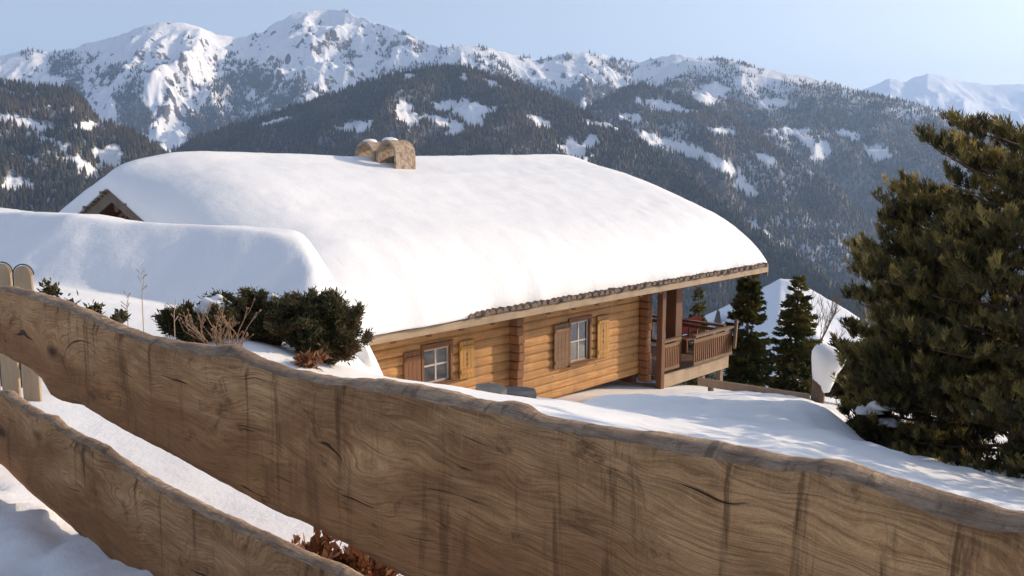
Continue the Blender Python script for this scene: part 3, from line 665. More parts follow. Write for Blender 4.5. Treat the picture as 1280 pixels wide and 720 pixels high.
for wc, du, zz in ((6.08, 0, 0), (6.98, -.05, -.03)):
    mb = MB(); barrel(mb, uC - .34 + du, uC + .36, wc, zc0 + .052 + zz, .84, .50, .075); cap = mb.build('flue_cap', M['plaster'], chim, .012)
    mb = MB(); mb.box(uC + .15, uC + .28, wc - .312, wc + .312, zc0 + .053 + zz, zc0 + .053 + zz + .5); mb.build('flue', M['stone'], cap)
print('chimney', uC, zC, zc0)

# snow lying on the roof: one thick closed slab with rounded edges
def spaced(a, b_, n, e):
    t = np.linspace(0, 1, n); t = t + e * np.sin(2 * np.pi * t) / (2 * np.pi) * -1; return a + (b_ - a) * t
us = spaced(U0 - .14, U1 + .12, 230, .93); ws = spaced(-.12, 2 * RW + .12, 190, .93)
UU, WW = np.meshgrid(us, ws)
def ed(q, r_, p=2.1): q = np.clip(q / r_, 0, 1); return (1 - (1 - q) ** p) ** (1 / p)
sft = np.interp(UU, [-8, -4.6, -3.2, 9], [-.05, -.03, .19, .17]) + fbm(UU / .8, UU * 0 + 1.7, 331, 3) * .07
WW = WW + sft * np.exp(-np.clip(WW + .12, 0, None) / .22)
dl = UU - (U0 - .14); dr = U1 + .12 - UU; de = np.minimum(WW - WW[0:1], 2 * RW + .12 - WW)
T = np.interp(UU, [-8, -4, 0, 4, 8.7], [1.26, 1.14, 1.06, 1.14, 1.26]) * (1 - .30 * np.exp(-((WW - RW) / 1.9) ** 2)) + fbm(UU / 3.0, WW / 3.0, 301, 3) * .06
jag = fbm(UU / .35, WW * 0 + 3.3, 311, 3) * .05
fac = ed(de, 1.7, 2.3) * (.16 + .84 * ed(dl, 2.3, 1.9)) * (.10 + .90 * ed(dr, 2.2, 2.2))
sm = np.sqrt((WW - RW) ** 2 + .9 ** 2) - .3
zsm = 2.62 + TAN * (RW - np.clip(sm, 0, RW)); zbase = zroof(np.clip(WW, 0, 2 * RW))
ZT = np.maximum(zbase + .045, np.where(np.abs(WW - RW) < 2, zsm, zbase) + .02) + T * fac + (fbm(UU / .5, WW / .5, 321, 3) * .016 + fbm(UU / 1.6 + WW * .3, WW / .45, 325, 3) * .022) * fac
ZB = zbase + .035; bord = np.zeros_like(ZT, bool); bord[0] = bord[-1] = True; bord[:, 0] = bord[:, -1] = True
ZT[bord] = ZB[bord] + .05
nr, nc = ZT.shape; Vt = np.stack([UU, WW, ZT], -1).reshape(-1, 3); Vb = np.stack([UU, WW, ZB], -1).reshape(-1, 3)
i = (np.arange(nr - 1)[:, None] * nc + np.arange(nc - 1)[None]).ravel(); n_ = nr * nc
Fq = [np.stack([i, i + 1, i + nc + 1, i + nc], -1), np.stack([i + nc, i + nc + 1, i + 1, i], -1) + n_]
bd = np.concatenate([np.arange(nc), np.arange(1, nr) * nc + nc - 1, (nr - 1) * nc + np.arange(nc - 2, -1, -1), np.arange(nr - 2, 0, -1) * nc])
b2 = np.roll(bd, -1); Fq.append(np.stack([bd, bd + n_, b2 + n_, b2], -1))
o = link('roof_snow', np_mesh('roof_snow', np.concatenate([Vt, Vb]), np.concatenate(Fq), 4), M['roof_snow'], None, True)
o.location = (HO[0], HO[1], HZ); o.rotation_euler = (0, 0, HA)
tag(o, 'thick smooth rounded blanket of snow covering the whole chalet roof', 'snow')
def blob(name, cx, cy, cz, rx, ry, rz, mat, label, cat, seed=0, rot=0, amp=.12, flat=.15, group=None):
    th_ = np.linspace(0, math.pi, 16); ph = np.linspace(0, 2 * math.pi, 29)[:-1]
    V = [];
    for t in th_:
        for p_ in ph:
            d = np.array([math.sin(t) * math.cos(p_), math.sin(t) * math.sin(p_), math.cos(t)])
            k = 1 + amp * float(pn(np.array([d[0] * 1.7 + seed + 5]), np.array([d[1] * 1.7 + d[2] * 1.3 + 7]), seed)[0])
            z = d[2] * rz * k
            if z < 0: z *= flat
            V.append((d[0] * rx * k, d[1] * ry * k, z))
    m = len(ph); Fs = [(a * m + k, a * m + (k + 1) % m, (a + 1) * m + (k + 1) % m, (a + 1) * m + k) for a in range(len(th_) - 1) for k in range(m)]
    me = np_mesh(name, V, Fs, 4); o = link(name, me, mat, None, True); o.location = (cx, cy, cz); o.rotation_euler = (0, 0, rot)
    return tag(o, label, cat, group)
q = hworld(uC - .08, 6.2, zc0 + .93); blob('snow_heap', *q, .24, .19, .12, M['roof_snow'], 'small cap of snow on the nearer arched chimney cap', 'snow', 3, HA)
q = hworld(uC - .1, 7.05, zc0 + .93); blob('snow_heap', *q, .22, .18, .09, M['roof_snow'], 'small cap of snow on the farther arched chimney cap', 'snow', 5, HA)

# bench with red cushions on the porch
pu = loc(868, 405, 1.9)[0]
bx = empty('padded_bench', hworld(pu, 1.9, ZD), HA, 'bench with red back cushion standing behind the porch railing', 'bench')
mb = MB(); mb.box(-.8, .8, -.22, .22, .40, .45)
for u_ in (-.7, .7): mb.box(u_ - .04, u_ + .04, -.2, .2, 0, .398)
mb.build('seat', M['brown'], bx, .008)
mb = MB(); mb.box(-.78, .78, .2, .32, .47, .98); mb.build('back_cushion', M['red'], bx, .05)

# ================================================================== PLANK FENCE (foreground)
FO = np.array([0.0, 2.21]); fd = np.array([.772, -.636]); fd /= np.linalg.norm(fd); fn = np.array([-fd[1], fd[0]])     # fn points away from the camera
def fpt(x, y, off=0.0):
    r_ = ray(x, y); k = (np.dot(FO, fn) + off) / np.dot(r_[:2], fn); q = r_[:2] * k
    return float(np.dot(q - FO, fd)), float(r_[2] * k + EYE)
fence = empty('plank_fence', (FO[0], FO[1], 0), math.atan2(fd[1], fd[0]), 'brown fence of two wide wavy-edged planks across the foreground beside the snowy path', 'fence')
def plank(name, top, band, bot, T, seed):
    a = np.array([fpt(x, y, T) for x, y in top]); f_ = np.array([fpt(x, y, 0) for x, y in band]); c = np.array([fpt(x, y, 0) for x, y in bot])
    s0 = -4.3; s1 = 1.75
    s = np.arange(s0, s1, .012)
    zt = np.interp(s, a[:, 0], a[:, 1]); zf = np.interp(s, f_[:, 0], f_[:, 1]); zb = np.interp(s, c[:, 0], c[:, 1])
    if c[-1, 0] < s1: zb = np.where(s > c[-1, 0], c[-1, 1] + 0 * s, zb)
    zf = np.minimum(zf, zt - .012)
    nz = fbm(s / .12, s * 0 + seed, seed, 4); nz2 = fbm(s / .05, s * 0 + seed + 2.5, seed + 9, 3)
    zt = zt + nz * .006 + nz2 * .003; zf = zf + nz2 * .005 + nz * .004; zb = zb + nz * .006
    ring = []
    face = np.linspace(0, 1, 13)
    def wav(zz): return fbm(s / .5, zz / .25, seed + 20, 3) * .006
    for t in face: zz = zb + (zf - zb) * t; ring.append((s, wav(zz) + (0.012 if t == 0 else 0) + (.010 if t == 1 else 0), zz))
    for t in (.25, .5, .75, 1.0):
        bulge = math.sin(t * math.pi) * .008
        zz = zf + (zt - zf) * t
        ring.append((s, T * t + .010 * (1 - t) + fbm(s / .10, s * 0 + t * 2, seed + 30, 4) * .006, zz + bulge + fbm(s / .09, s * 0 + t * 3, seed + 40, 4) * .004))
    ring.append((s, s * 0 + T + .012, zt - .03)); ring.append((s, s * 0 + T, zb + .01))
    X = np.stack([r_[0] for r_ in ring], 1); Y = np.stack([np.broadcast_to(r_[1], s.shape) for r_ in ring], 1); Z = np.stack([r_[2] for r_ in ring], 1)
    V = np.stack([X, Y, Z], -1).reshape(-1, 3); m = len(ring); n = len(s)
    i = (np.arange(n - 1)[:, None] * m + np.arange(m)[None]); j = np.arange(m)[None]; nx = (np.arange(n - 1)[:, None] * m + (np.arange(m)[None] + 1) % m)
    Fc = np.stack([i, i + m, nx + m, nx], -1).reshape(-1, 4)
    me = np_mesh(name, V, Fc, 4)
    o = link(name, me, [M['plank'], M['edge']], fence, True)
    sa = me.color_attributes.new('sap', 'FLOAT_COLOR', 'POINT'); tv = np.ones((n, m, 4), np.float32); tv[:, :13, :3] = face[None, :, None]; sa.data.foreach_set('color', tv.ravel())
    mi = np.zeros((n - 1, m), np.int32); mi[:, 12:17] = 1; me.polygons.foreach_set('material_index', mi.ravel())
    bm = bmesh.new(); bm.from_mesh(me); bmesh.ops.recalc_face_normals(bm, faces=bm.faces); bm.to_mesh(me); bm.free()
    return o
TOP = [(0, 358), (20, 358), (54, 366), (80, 374), (101, 382), (111, 386), (151, 404), (188, 418), (235, 427), (270, 432), (286, 430), (296, 430), (309, 437), (336, 450), (370, 461), (430, 472), (470, 473), (482, 472), (504, 478), (548, 484), (568, 488), (595, 497), (622, 502), (642, 500), (662, 505), (675, 515), (706, 523), (756, 532), (850, 543), (904, 553), (941, 558), (984, 569), (1025, 573), (1048, 573), (1068, 578), (1099, 591), (1126, 598), (1153, 605), (1186, 616), (1237, 628), (1280, 638), (1400, 668)]
BAND = [(0, 362), (40, 374), (60, 382), (100, 394), (140, 415), (190, 430), (240, 444), (270, 446), (300, 448), (312, 454), (340, 464), (430, 484), (500, 496), (560, 508), (620, 520), (650, 528), (690, 536), (760, 549), (850, 570), (904, 578), (984, 592), (1003, 588), (1038, 598), (1085, 612), (1115, 625), (1153, 642), (1186, 652), (1220, 662), (1280, 668), (1400, 702)]
BOT = [(0, 443), (18, 453), (34, 460), (50, 474), (60, 494), (74, 502), (101, 507), (124, 522), (151, 538), (208, 567), (255, 594), (299, 617), (336, 638), (380, 656), (430, 682), (500, 722), (760, 862), (1000, 1000), (1400, 1240)]
plank('plank', TOP, BAND, BOT, .075, 1)
TOP2 = [(0, 488), (17, 488), (34, 502), (57, 516), (74, 520), (87, 534), (138, 558), (151, 569), (202, 601), (269, 635), (336, 665), (370, 682), (430, 706), (500, 742), (700, 850), (1000, 1020)]
BAND2 = [(0, 493), (17, 496), (34, 509), (57, 522), (67, 527), (87, 541), (134, 566), (151, 578), (202, 610), (269, 646), (336, 677), (370, 695), (430, 720), (500, 757), (700, 868), (1000, 1040)]
BOT2 = [(0, 582), (30, 612), (80, 655), (150, 716), (300, 850), (600, 1100)]
plank('plank', TOP2, BAND2, BOT2, .06, 2)
for s_ in (-4.15, 1.6):
    mb = MB(); mb.box(s_ - .08, s_ + .08, .09, .25, -.6, .98); mb.build('post', M['grey_wood'], fence, .01)
# half buried board on the path
a = at(52, 650, 2.75); b_ = at(98, 700, 2.35); ang = math.atan2(b_[1] - a[1], b_[0] - a[0])
mb = MB(); mb.box(-.35, .35, -.05, .05, -.12, .045)
o = mb.build('half_buried_board', M['plank'], None, .01); o.location = ((a[0] + b_[0]) / 2, (a[1] + b_[1]) / 2, gz((a[0] + b_[0]) / 2, (a[1] + b_[1]) / 2) + .0); o.rotation_euler = (0, R(4), ang)
tag(o, 'short brown board half buried in trodden snow at the foot of the plank fence', 'board')

# ================================================================== PICKET FENCE at the left
pf = empty('picket_fence', at(15, 500, 6.4), 0, 'pale round-topped picket fence behind the far left end of the plank fence', 'fence')
pb = Vector(pf.location)
for k in range(5):
    xc = -62 + k * 25.5 ; P0 = Vector(at(xc, 500, 6.4 - .04 * (k - 3))) - pb; wd = .064
    h = 1.06 - .012 * k
    mb = MB(); poly = [(P0.x - wd, -.25)] + [(P0.x - wd * math.cos(t), h - wd + wd * math.sin(t)) for t in np.linspace(0, math.pi, 11)] + [(P0.x + wd, -.25)]
    mb.prism(poly, P0.y, P0.y + .028, 1); p_ = mb.build('picket', M['picket'], pf, .004)
    mb = MB(); mb.tube([(P0.x - (wd + .012) * math.cos(t), P0.y + .014, h - wd + (wd + .012) * math.sin(t)) for t in np.linspace(-.0, math.pi, 12)] , .005, 6)
    mb.tube([(P0.x - wd - .012, P0.y + .014, h - wd), (P0.x - wd - .012, P0.y + .014, .1)], .005, 6); mb.build('iron_hoop', M['metal'], p_)  # dark arc added round the picket top for its shadowed gap
mb = MB()
for zz in (.22, .72): mb.box(-.75, .22, .035, .08, zz, zz + .07)
mb.build('rail', M['picket'], pf, .006)

# ================================================================== VEGETATION
def frame(d):
    d = d / np.linalg.norm(d, axis=-1, keepdims=True); ref = np.where(np.abs(d[..., 2:3]) > .9, np.array([1., 0, 0]), np.array([0, 0, 1.]))
    a = np.cross(d, ref); a /= np.linalg.norm(a, axis=-1, keepdims=True); return d, a, np.cross(a, d)
def blades(P, D, ln, wd, r, cross=False):
    """thin pointed quads (diamonds) from P along D"""
    d, a, b_ = frame(D); n = len(P); t = r.uniform(0, 6.28, n)[:, None]; sdv = a * np.cos(t) + b_ * np.sin(t)
    ln = np.broadcast_to(np.asarray(ln, float).reshape(-1, 1), (n, 1)); wd = np.broadcast_to(np.asarray(wd, float).reshape(-1, 1), (n, 1))
    V = np.stack([P, P + d * ln * .45 + sdv * wd, P + d * ln, P + d * ln * .45 - sdv * wd], 1).reshape(-1, 3)
    return V, np.arange(n * 4).reshape(-1, 4)
def foliage(name, P, D, ln, wd, mat, parent, r): V, Fc = blades(P, D, ln, wd, r); return link(name, np_mesh(name, V, Fc, 4), mat, parent)
def spruce(name, X, Y, H, Rr, seed, label, mat='spruce', group=None, n_leaf=16000, snow=False):
    r = np.random.default_rng(seed); Z = gz(X, Y) - .1; t = empty(name, (X, Y, Z), 0, label, 'tree', group)
    mb = MB(); mb.tube([(0, 0, -.3), (.02, 0, H * .4), (0, .02, H * .8), (0, 0, H * .99)], [Rr * .075, Rr * .055, Rr * .028, .008], 8); mb.build('trunk', M['bark'], t)
    nb = 26 * 7; zz = np.sort(r.uniform(.02, .985, nb)) ; az = np.arange(nb) * 2.399 + r.normal(0, .3, nb)
    L = Rr * (1 - zz) ** .82 * r.uniform(.72, 1.15, nb) + .06; P = []; D = []
    W = L / L.sum(); mbb = MB()
    for k in range(nb):
        m = max(8, int(n_leaf * W[k])); s_ = r.uniform(.08, 1, m) ** .75
        o_ = np.array([math.cos(az[k]), math.sin(az[k]), 0]); side = np.array([-o_[1], o_[0], 0])
        drp = -.28 - .25 * (1 - zz[k]); zloc = zz[k] * H + L[k] * (drp * s_ + .30 * s_ ** 2.2)
        lat = r.normal(0, 1, m) * L[k] * .17 * (1.15 - s_)
        P.append(o_[None] * (s_ * L[k])[:, None] + side[None] * lat[:, None] + np.stack([0 * s_, 0 * s_, zloc - np.abs(lat) * .35 + r.normal(0, .02, m)], 1))
        D.append(o_[None] * (.6 + .5 * s_)[:, None] + side[None] * np.sign(lat)[:, None] * .6 + r.normal(0, .35, (m, 3)) + np.array([0, 0, -.25 + .5 * zz[k]]))
        if k % 2 == 0: mbb.tube([(0, 0, zz[k] * H), (*(o_[:2] * L[k] * .8), zz[k] * H + L[k] * (drp * .8 + .18))], [.02, .006], 4)
    mbb.tube([(0, 0, 0), (.02, 0, H * .4), (0, 0, H * .97)], [.02, .016, .006], 5); mbb.build('branches', M['bark'], t)
    P = np.concatenate(P); D = np.concatenate(D)
    foliage('crown', P, D, r.uniform(.08, .18, len(P)), r.uniform(.018, .042, len(P)), M[mat], t, r); return t
def pine(name, X, Y, H, Rr, seed, label, n_tuft=7000, group=None, low=.015, needle=.13, nn=16):
    r = np.random.default_rng(seed); Z = gz(X, Y) - .1; t = empty(name, (X, Y, Z), 0, label, 'tree', group)
    mb = MB(); mb.tube([(0, 0, -.4), (.05, .03, H * .35), (-.04, 0, H * .7), (0, 0, H * .93)], [.16, .12, .07, .012], 9); mb.build('trunk', M['bark'], t)
    nb = 130; zz = np.linspace(low, .93, nb) ** 1.12 + r.normal(0, .006, nb); az = np.arange(nb) * 2.399 + r.normal(0, .4, nb)
    prof = np.interp(zz, [0, .12, .4, .6, .8, .88, .95, 1], [.80, .93, 1, .92, .68, .52, .36, .2])
    L = Rr * prof * r.uniform(.66, 1.1, nb); W = L ** 1.4 / (L ** 1.4).sum(); P = []; D = []; TO = []; mbb = MB()
    for k in range(nb):
        o_ = np.array([math.cos(az[k]), math.sin(az[k]), 0]); side = np.array([-o_[1], o_[0], 0]); rise = r.uniform(.08, .36) - .30 * (1 - zz[k]) - (.25 if zz[k] < .14 else 0)
        def pt(s_): return o_ * s_ * L[k] + np.array([0, 0, zz[k] * H + L[k] * (rise * s_ + .20 * s_ * s_)])
        mbb.tube([pt(0), pt(.5), pt(.85)], [.035 * (1 - zz[k] * .7), .02, .006], 5)
        m = max(8, int(n_tuft * W[k])); nsub = max(5, int(L[k] * 9)); ss = r.uniform(.25, 1.0, nsub) ** .8; sl = r.normal(0, .22, nsub) * L[k] * (1.15 - ss * .5); ht = r.uniform(.02, .2, nsub) * (.4 + L[k] * .4)
        tn = np.clip(r.normal(.5, .25, nsub), 0, 1)
        pick = r.integers(0, nsub, m); frac = r.uniform(.2, 1.0, m) ** .6
        for q_ in range(m):
            j_ = pick[q_]; s_ = ss[j_]; b0 = pt(max(s_ - .16, .1)); tip = pt(s_) + side * sl[j_] + np.array([0, 0, ht[j_]])
            P.append(b0 + (tip - b0) * frac[q_] + r.normal(0, .03, 3)); v = (tip - b0); v = v / (np.linalg.norm(v) + 1e-6); D.append(v * .5 + np.array([0, 0, .95]) + r.normal(0, .22, 3)); TO.append(tn[j_] * .45 + .45 * frac[q_] ** 1.6 + .1 * r.uniform())  # random growth per tuft, plus painted lit tips and shaded insides
    mbb.tube([(0, 0, 0), (0, 0, H * .5), (0, 0, H * .92)], [.03, .02, .008], 5); mbb.build('branches', M['bark'], t)
    P = np.array(P); D = np.array(D); TO = np.array(TO)
    P[:, 2] = np.maximum(P[:, 2], .12)
    d, a, b_ = frame(D); n = len(P); ph = r.uniform(0, 6.28, (n, nn)); sp_ = r.uniform(.15, .75, (n, nn)); off = r.uniform(0, .13, (n, nn))
    ND = d[:, None] * np.cos(sp_)[..., None] + (a[:, None] * np.cos(ph)[..., None] + b_[:, None] * np.sin(ph)[..., None]) * np.sin(sp_)[..., None]
    NP = P[:, None] + d[:, None] * off[..., None]
    NP = NP.reshape(-1, 3); ND = ND.reshape(-1, 3)
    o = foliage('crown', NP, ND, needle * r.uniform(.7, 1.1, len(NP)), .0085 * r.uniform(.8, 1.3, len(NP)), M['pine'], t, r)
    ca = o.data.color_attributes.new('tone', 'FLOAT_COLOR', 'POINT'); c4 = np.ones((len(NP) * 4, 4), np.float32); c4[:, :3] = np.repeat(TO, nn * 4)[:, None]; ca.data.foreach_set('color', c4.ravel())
    return t
pA = at(1268, 585, 14.0); pine('pine_tree', pA[0], pA[1], 5.9, 2.85, 11, 'tall dense pine rising past the right edge of the picture', 19000)
pB = at(1150, 560, 15.5); pine('pine_tree', pB[0], pB[1], 5.2, 1.55, 12, 'smaller pine at the left flank of the tall right-hand pine', 10000)
pine('pine_tree', 9.9, 10.3, 6.2, 2.4, 13, 'pine standing out of the picture to the right of the garden', 2600)
pine('pine_tree', 12.6, 11.2, 5.6, 2.2, 14, 'pine standing out of the picture farthest to the right', 1800)
sA = at(931, 480, 28.5); spruce('spruce_tree', sA[0], sA[1], 5.0, 1.0, 21, 'narrow yellow-green spruce right behind the end of the porch railing', n_leaf=30000)
sB = at(992, 490, 29.0); spruce('spruce_tree', sB[0], sB[1], 4.6, 1.35, 22, 'dark pointed spruce between the yellow-green spruce and the snow-topped post', n_leaf=28000)
sC = at(871, 440, 33.0); spruce('spruce_tree', sC[0], sC[1], 5.2, .75, 23, 'small dark spruce seen through the open porch under the eave', n_leaf=9000)

def shrub(name, X, Y, rx, ry, h, seed, label, n, mat='yew', ln=(.03, .075), wd=(.004, .009), up=.5, cat='shrub', z=None, stems=14, group=None):
    r = np.random.default_rng(seed); Z = (gz(X, Y) if z is None else z) - .05; t = empty(name, (X, Y, Z), 0, label, cat, group); mb = MB(); P = []; D = []
    m = n // stems // 6
    for k in range(stems):
        a = r.uniform(0, 6.28); q_ = r.uniform(.15, 1) ** .6; tip = np.array([math.cos(a) * rx * q_, math.sin(a) * ry * q_, h * (1.05 - .62 * q_ ** 2) * r.uniform(.75, 1.12)])
        b0 = np.array([tip[0] * .04, tip[1] * .04, 0]); mid = b0 * .4 + tip * .6 + np.array([0, 0, h * .10])
        mb.tube([b0, mid, tip], [.014, .009, .003], 5)
        for j in range(6):
            f0 = r.uniform(.15, .95); base = b0 * (1 - f0) ** 2 + 2 * mid * f0 * (1 - f0) + tip * f0 ** 2; v = r.normal(0, 1, 3); v[2] = abs(v[2]) * .7 + up * .4; v /= np.linalg.norm(v); le = r.uniform(.18, .42) * (rx + h) * .5
            s_ = r.uniform(0, 1, m); P.append(base + v * (s_ * le)[:, None] + np.array([0, 0, -.25]) * ((s_ * le) ** 2)[:, None] + r.normal(0, .02, (m, 3))); D.append(v + r.normal(0, .55, (m, 3)))
            mb.tube([base, base + v * le * .9], [.005, .002], 4)
    mb.tube([(0, 0, -.2), (0, 0, h * .25)], [.02, .012], 6); mb.build('branches', M['bark'], t); P = np.concatenate(P); D = np.concatenate(D); P[:, 2] = np.maximum(P[:, 2], .02)
    foliage('foliage', P, D, r.uniform(*ln, len(P)), r.uniform(*wd, len(P)), M[mat], t, r); return t
q = at(410, 462, 8.3); shrub('evergreen_shrub', q[0], q[1], .46, .45, .66, 31, 'large dark evergreen shrub against the left corner of the chalet', 60000, stems=26)
q = at(345, 446, 8.3); shrub('evergreen_shrub', q[0], q[1], .44, .4, .54, 32, 'dark evergreen shrub between the bare twig bush and the large shrub', 42000, stems=20)
q = at(243, 408, 8.0); shrub('evergreen_shrub', q[0], q[1], .36, .3, .36, 33, 'low dark evergreen shrub peeping from under the snow bank, left of the bare twigs', 22000, stems=14)
q = at(1098, 556, 15.6); shrub('evergreen_shrub', q[0], q[1], .55, .5, .75, 34, 'small dark shrub dusted with snow in the hollow left of the tall pine', 9000, ln=(.1, .2), wd=(.012, .024), stems=16)
q = at(1062, 498, 19.5); shrub('evergreen_shrub', q[0], q[1], .8, .7, 1.5, 35, 'dark evergreen bush close behind the snow-topped post', 11000, ln=(.12, .24), wd=(.014, .03), stems=20)
q = at(428, 712, 3.2); shrub('rusty_shrub', q[0], q[1], .30, .3, .40, 36, 'rusty brown leafy shrub low behind the gap between the two planks', 5000, 'rust', (.03, .06), (.008, .016), stems=14)
q = at(420, 470, 8.0); shrub('rusty_shrub', q[0] - .2, q[1] - .25, .12, .1, .2, 37, 'small reddish dead sprig in front of the large evergreen shrub', 500, 'rust', (.04, .08), (.006, .012), stems=6)
q = at(292, 432, 8.35); shrub('evergreen_shrub', q[0], q[1], .40, .32, .44, 38, 'dark evergreen shrub directly behind the bare twig bush', 26000, stems=18)
# snow on the shrubs
for k, (x_, y_, Y_, rx, rz, lab) in enumerate(((268, 378, 8.2, .17, .13, 'snow lump on the low evergreen shrub left of the bare twigs'), (340, 374, 8.3, .06, .10, 'slim snow lump on the shrub between twigs and large shrub'), (300, 383, 8.4, .10, .08, 'snow lump above the bare twig bush'))):
    q = at(x_, y_, Y_); blob('snow_lump', q[0], q[1], q[2] - rz * .5, rx, rx * .8, rz, M['snow'], lab, 'snow', 40 + k, 0, .35, .6)
for k, (x_, y_, rx) in enumerate(((1086, 515, .22), (1106, 508, .28), (1110, 530, .2))):
    q = at(x_, y_, 15.5); blob('snow_lump', q[0], q[1], q[2], rx, rx * .8, rx * .5, M['snow'], ('snow patch on the left side of the shrub in the hollow', 'snow patch on top of the shrub in the hollow', 'snow patch low on the right of the shrub in the hollow')[k], 'snow', 50 + k, 0, .35, .4)
# bare twig bush
q = at(278, 428, 7.5); tb = empty('twig_bush', (q[0], q[1], gz(q[0], q[1])), 0, 'bare tan twig bush standing in front of the dark evergreen shrubs', 'bush'); mb = MB(); r = random.Random(9)
def twig(p_, d, le, rad, lv):
    pts = [p_]; c = Vector(p_); dd = Vector(d).normalized()
    for k in range(4): dd = (dd + Vector((r.gauss(0, .16), r.gauss(0, .16), .06))).normalized(); c = c + dd * le / 4; pts.append(c.copy())
    mb.tube(pts, [rad * (1 - .13 * k) for k in range(5)], 5)
    if lv:
        for k in range(3): twig(pts[r.randint(1, 4)], dd + Vector((r.gauss(0, .6), r.gauss(0, .6), .1)), le * .55, rad * .62, lv - 1)
    else: mb.tube([pts[-1], pts[-1] + dd * .018], [rad * 2.2, rad * 1.2], 5)
for k in range(13): twig((r.uniform(-.1, .1), r.uniform(-.08, .08), -.03), (r.uniform(-.9, .8), r.uniform(-.5, .4), r.uniform(.7, 1.2)), r.uniform(.22, .36), .0075, 2)
mb.build('twigs', M['twig'], tb)
# thin dead stems and sprigs poking out of the snow bank
for k, (xb, yb, yt, Y_, lab) in enumerate(((178, 405, 335, 6.9, 'thin pale dead stem, tallest of the stems in the snow bank'), (217, 412, 372, 7.0, 'short pale dead stem just left of the low shrub'), (158, 395, 368, 6.8, 'shortest thin dead stem at the left of the tall stem'))):
    a = at(xb, yb, Y_); b_ = at(xb + 3, yt, Y_); mb = MB(); r.seed(k); z0 = gz(a[0], a[1]) - .03
    mb.tube([(0, 0, z0 - a[2]), (.01, 0, (b_[2] - a[2]) * .5), (b_[0] - a[0], 0, b_[2] - a[2])], [.0045, .0035, .002], 5)
    for j in range(5):
        zz = (b_[2] - a[2]) * r.uniform(.25, .98); s_ = r.choice((-1, 1)); mb.tube([(.01, 0, zz), (.01 + s_ * r.uniform(.015, .05), r.uniform(-.02, .02), zz + .04)], [.002, .0045], 4)
    o = mb.build('dead_stem', M['stem']); o.location = a; tag(o, lab, 'plant stem')
for k, (x_, y_, lab) in enumerate(((62, 356, 'dark leafy sprig nearest the picket fence'), (84, 376, 'dark leafy sprig in the middle of the row behind the plank fence'), (118, 384, 'dark leafy sprig farthest from the picket fence'), (150, 388, 'small dark sprig half sunk in the snow bank near the dead stems'))):
    q = at(x_, y_ + 8, 6.3); shrub('leafy_sprig', q[0], q[1], .05, .05, .10 if k < 3 else .05, 60 + k, lab, 160, 'yew', (.03, .06), (.009, .016), stems=4, cat='plant', z=q[2])
# bare tree in the valley beyond
q = at(1016, 440, 45); tb = empty('bare_tree', (q[0], q[1], q[2] - 1.2), 0, 'small bare grey tree just right of the dark pointed spruce', 'tree'); mb = MB()
def btw(p_, d, le, rad, lv):
    c = Vector(p_) + Vector(d).normalized() * le; mb.tube([p_, c], [rad, rad * .6], 5)
    if lv:
        for k in range(4): btw(Vector(p_).lerp(c, r.uniform(.45, 1)), Vector(d) + Vector((r.gauss(0, .5), r.gauss(0, .5), .25)), le * .62, rad * .55, lv - 1)
btw((0, 0, -2), (0, 0, 1), 3.0, .07, 4); mb.build('branches', M['bark'], tb)

# ================================================================== SMALL THINGS IN THE GARDEN
# low board fence running on from the porch
a = hworld(*[loc(893, 482, WF - .6)[0]], WF - .6, 0); fa = at(880, 478, 21.3); fb = at(1012, 497, 18.6)
bf = empty('board_fence', (fa[0], fa[1], fa[2] - .5), math.atan2(fb[1] - fa[1], fb[0] - fa[0]), 'low grey-brown board fence between the porch and the snow-topped post', 'fence')
L_ = math.hypot(fb[0] - fa[0], fb[1] - fa[1]); dz = fb[2] - fa[2]
mb = MB(); mb.bar((-.2, 0, .48), (L_, 0, .48 + dz), .05, .2); mb.build('board', M['fascia'], bf, .008)
for k in range(4):
    t_ = (.05 + .3 * k) * L_; mb = MB(); mb.box(t_ - .06, t_ + .06, .03, .13, -.9, .56 + dz * t_ / L_); mb.build('post', M['grey_wood'], bf, .01)
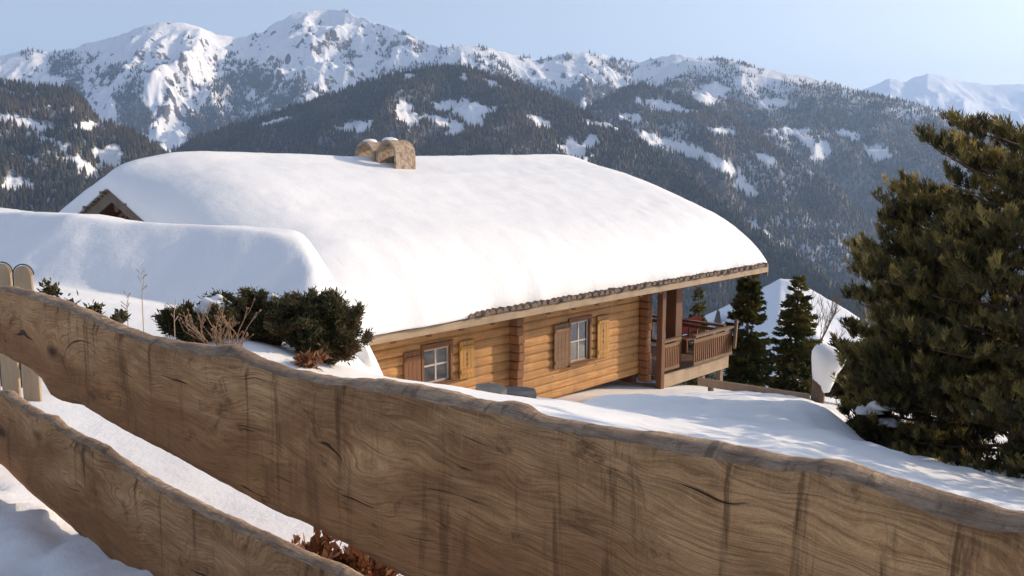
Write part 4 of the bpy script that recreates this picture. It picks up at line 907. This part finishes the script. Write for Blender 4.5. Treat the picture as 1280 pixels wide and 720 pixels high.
# post with a tall cap of snow
q = at(1022, 497, 18.4); sp_o = empty('garden_post', (q[0], q[1], q[2]), 0, 'short stout wooden post under a tall cap of snow', 'post')
mb = MB(); mb.tube([(0, 0, -.6), (0, 0, .15), (.02, 0, .42)], [.15, .14, .13], 10); mb.build('stump', M['bark'], sp_o)
pts = [(.05, -.22, .15), (.06, -.02, .20), (.07, .22, .25), (.11, .45, .32), (.13, .66, .35), (.08, .84, .29), (.03, .95, .19), (.04, 1.02, .01)]
V = []; Fs = []; nn = 20
for j, (ox, z, rd) in enumerate(pts):
    for k in range(nn): t = 2 * math.pi * k / nn; rr = rd * (1 + .05 * math.sin(2 * t + 1) + .05 * math.sin(3 * t + j * .5) + .03 * math.sin(7 * t + j)); V.append((ox + rr * math.cos(t), rr * .8 * math.sin(t), z * .84 + .30))
for j in range(len(pts) - 1):
    for k in range(nn): Fs.append((j * nn + k, j * nn + (k + 1) % nn, (j + 1) * nn + (k + 1) % nn, (j + 1) * nn + k))
o = link('snow_mound', np_mesh('snow_mound', V, Fs, 4), M['roof_snow'], None, True); o.location = (q[0] + .05, q[1], q[2] + .02); tag(o, 'tall egg-shaped cap of snow on the stout post left of the pines', 'snow')
# slate slabs in front of the wall
for k, (xa, xb, yc, Y_, lab, rz) in enumerate(((592, 632, 492, 9.3, 'flat grey slate slab lying in snow nearer the shuttered left window', 8), (628, 670, 494, 9.6, 'dark thick slate slab lying right of the flat grey one', -4))):
    a = at(xa, yc, Y_); b_ = at(xb, yc, Y_); L_ = b_[0] - a[0]; r.seed(k + 3)
    bm = bmesh.new(); out = [(-.5, -.28), (-.2, -.36), (.3, -.3), (.52, -.12), (.44, .25), (.05, .34), (-.4, .22)]
    vs = [bm.verts.new((x_ * L_ , y_ * .5, zz + r.uniform(-.01, .01))) for zz in (-.03, .03 + .02 * k) for x_, y_ in out]; n = len(out)
    bm.faces.new(vs[:n][::-1]); bm.faces.new(vs[n:])
    for j in range(n): bm.faces.new((vs[j], vs[(j + 1) % n], vs[n + (j + 1) % n], vs[n + j]))
    me = bpy.data.meshes.new('slate_slab'); bm.to_mesh(me); bm.free(); o = link('slate_slab', me, M['stone']); o.location = ((a[0] + b_[0]) / 2, a[1], max(gz((a[0] + b_[0]) / 2, a[1]) + .02, a[2] - .02)); o.rotation_euler = (R(3), R(4), R(rz)); tag(o, lab, 'slab')
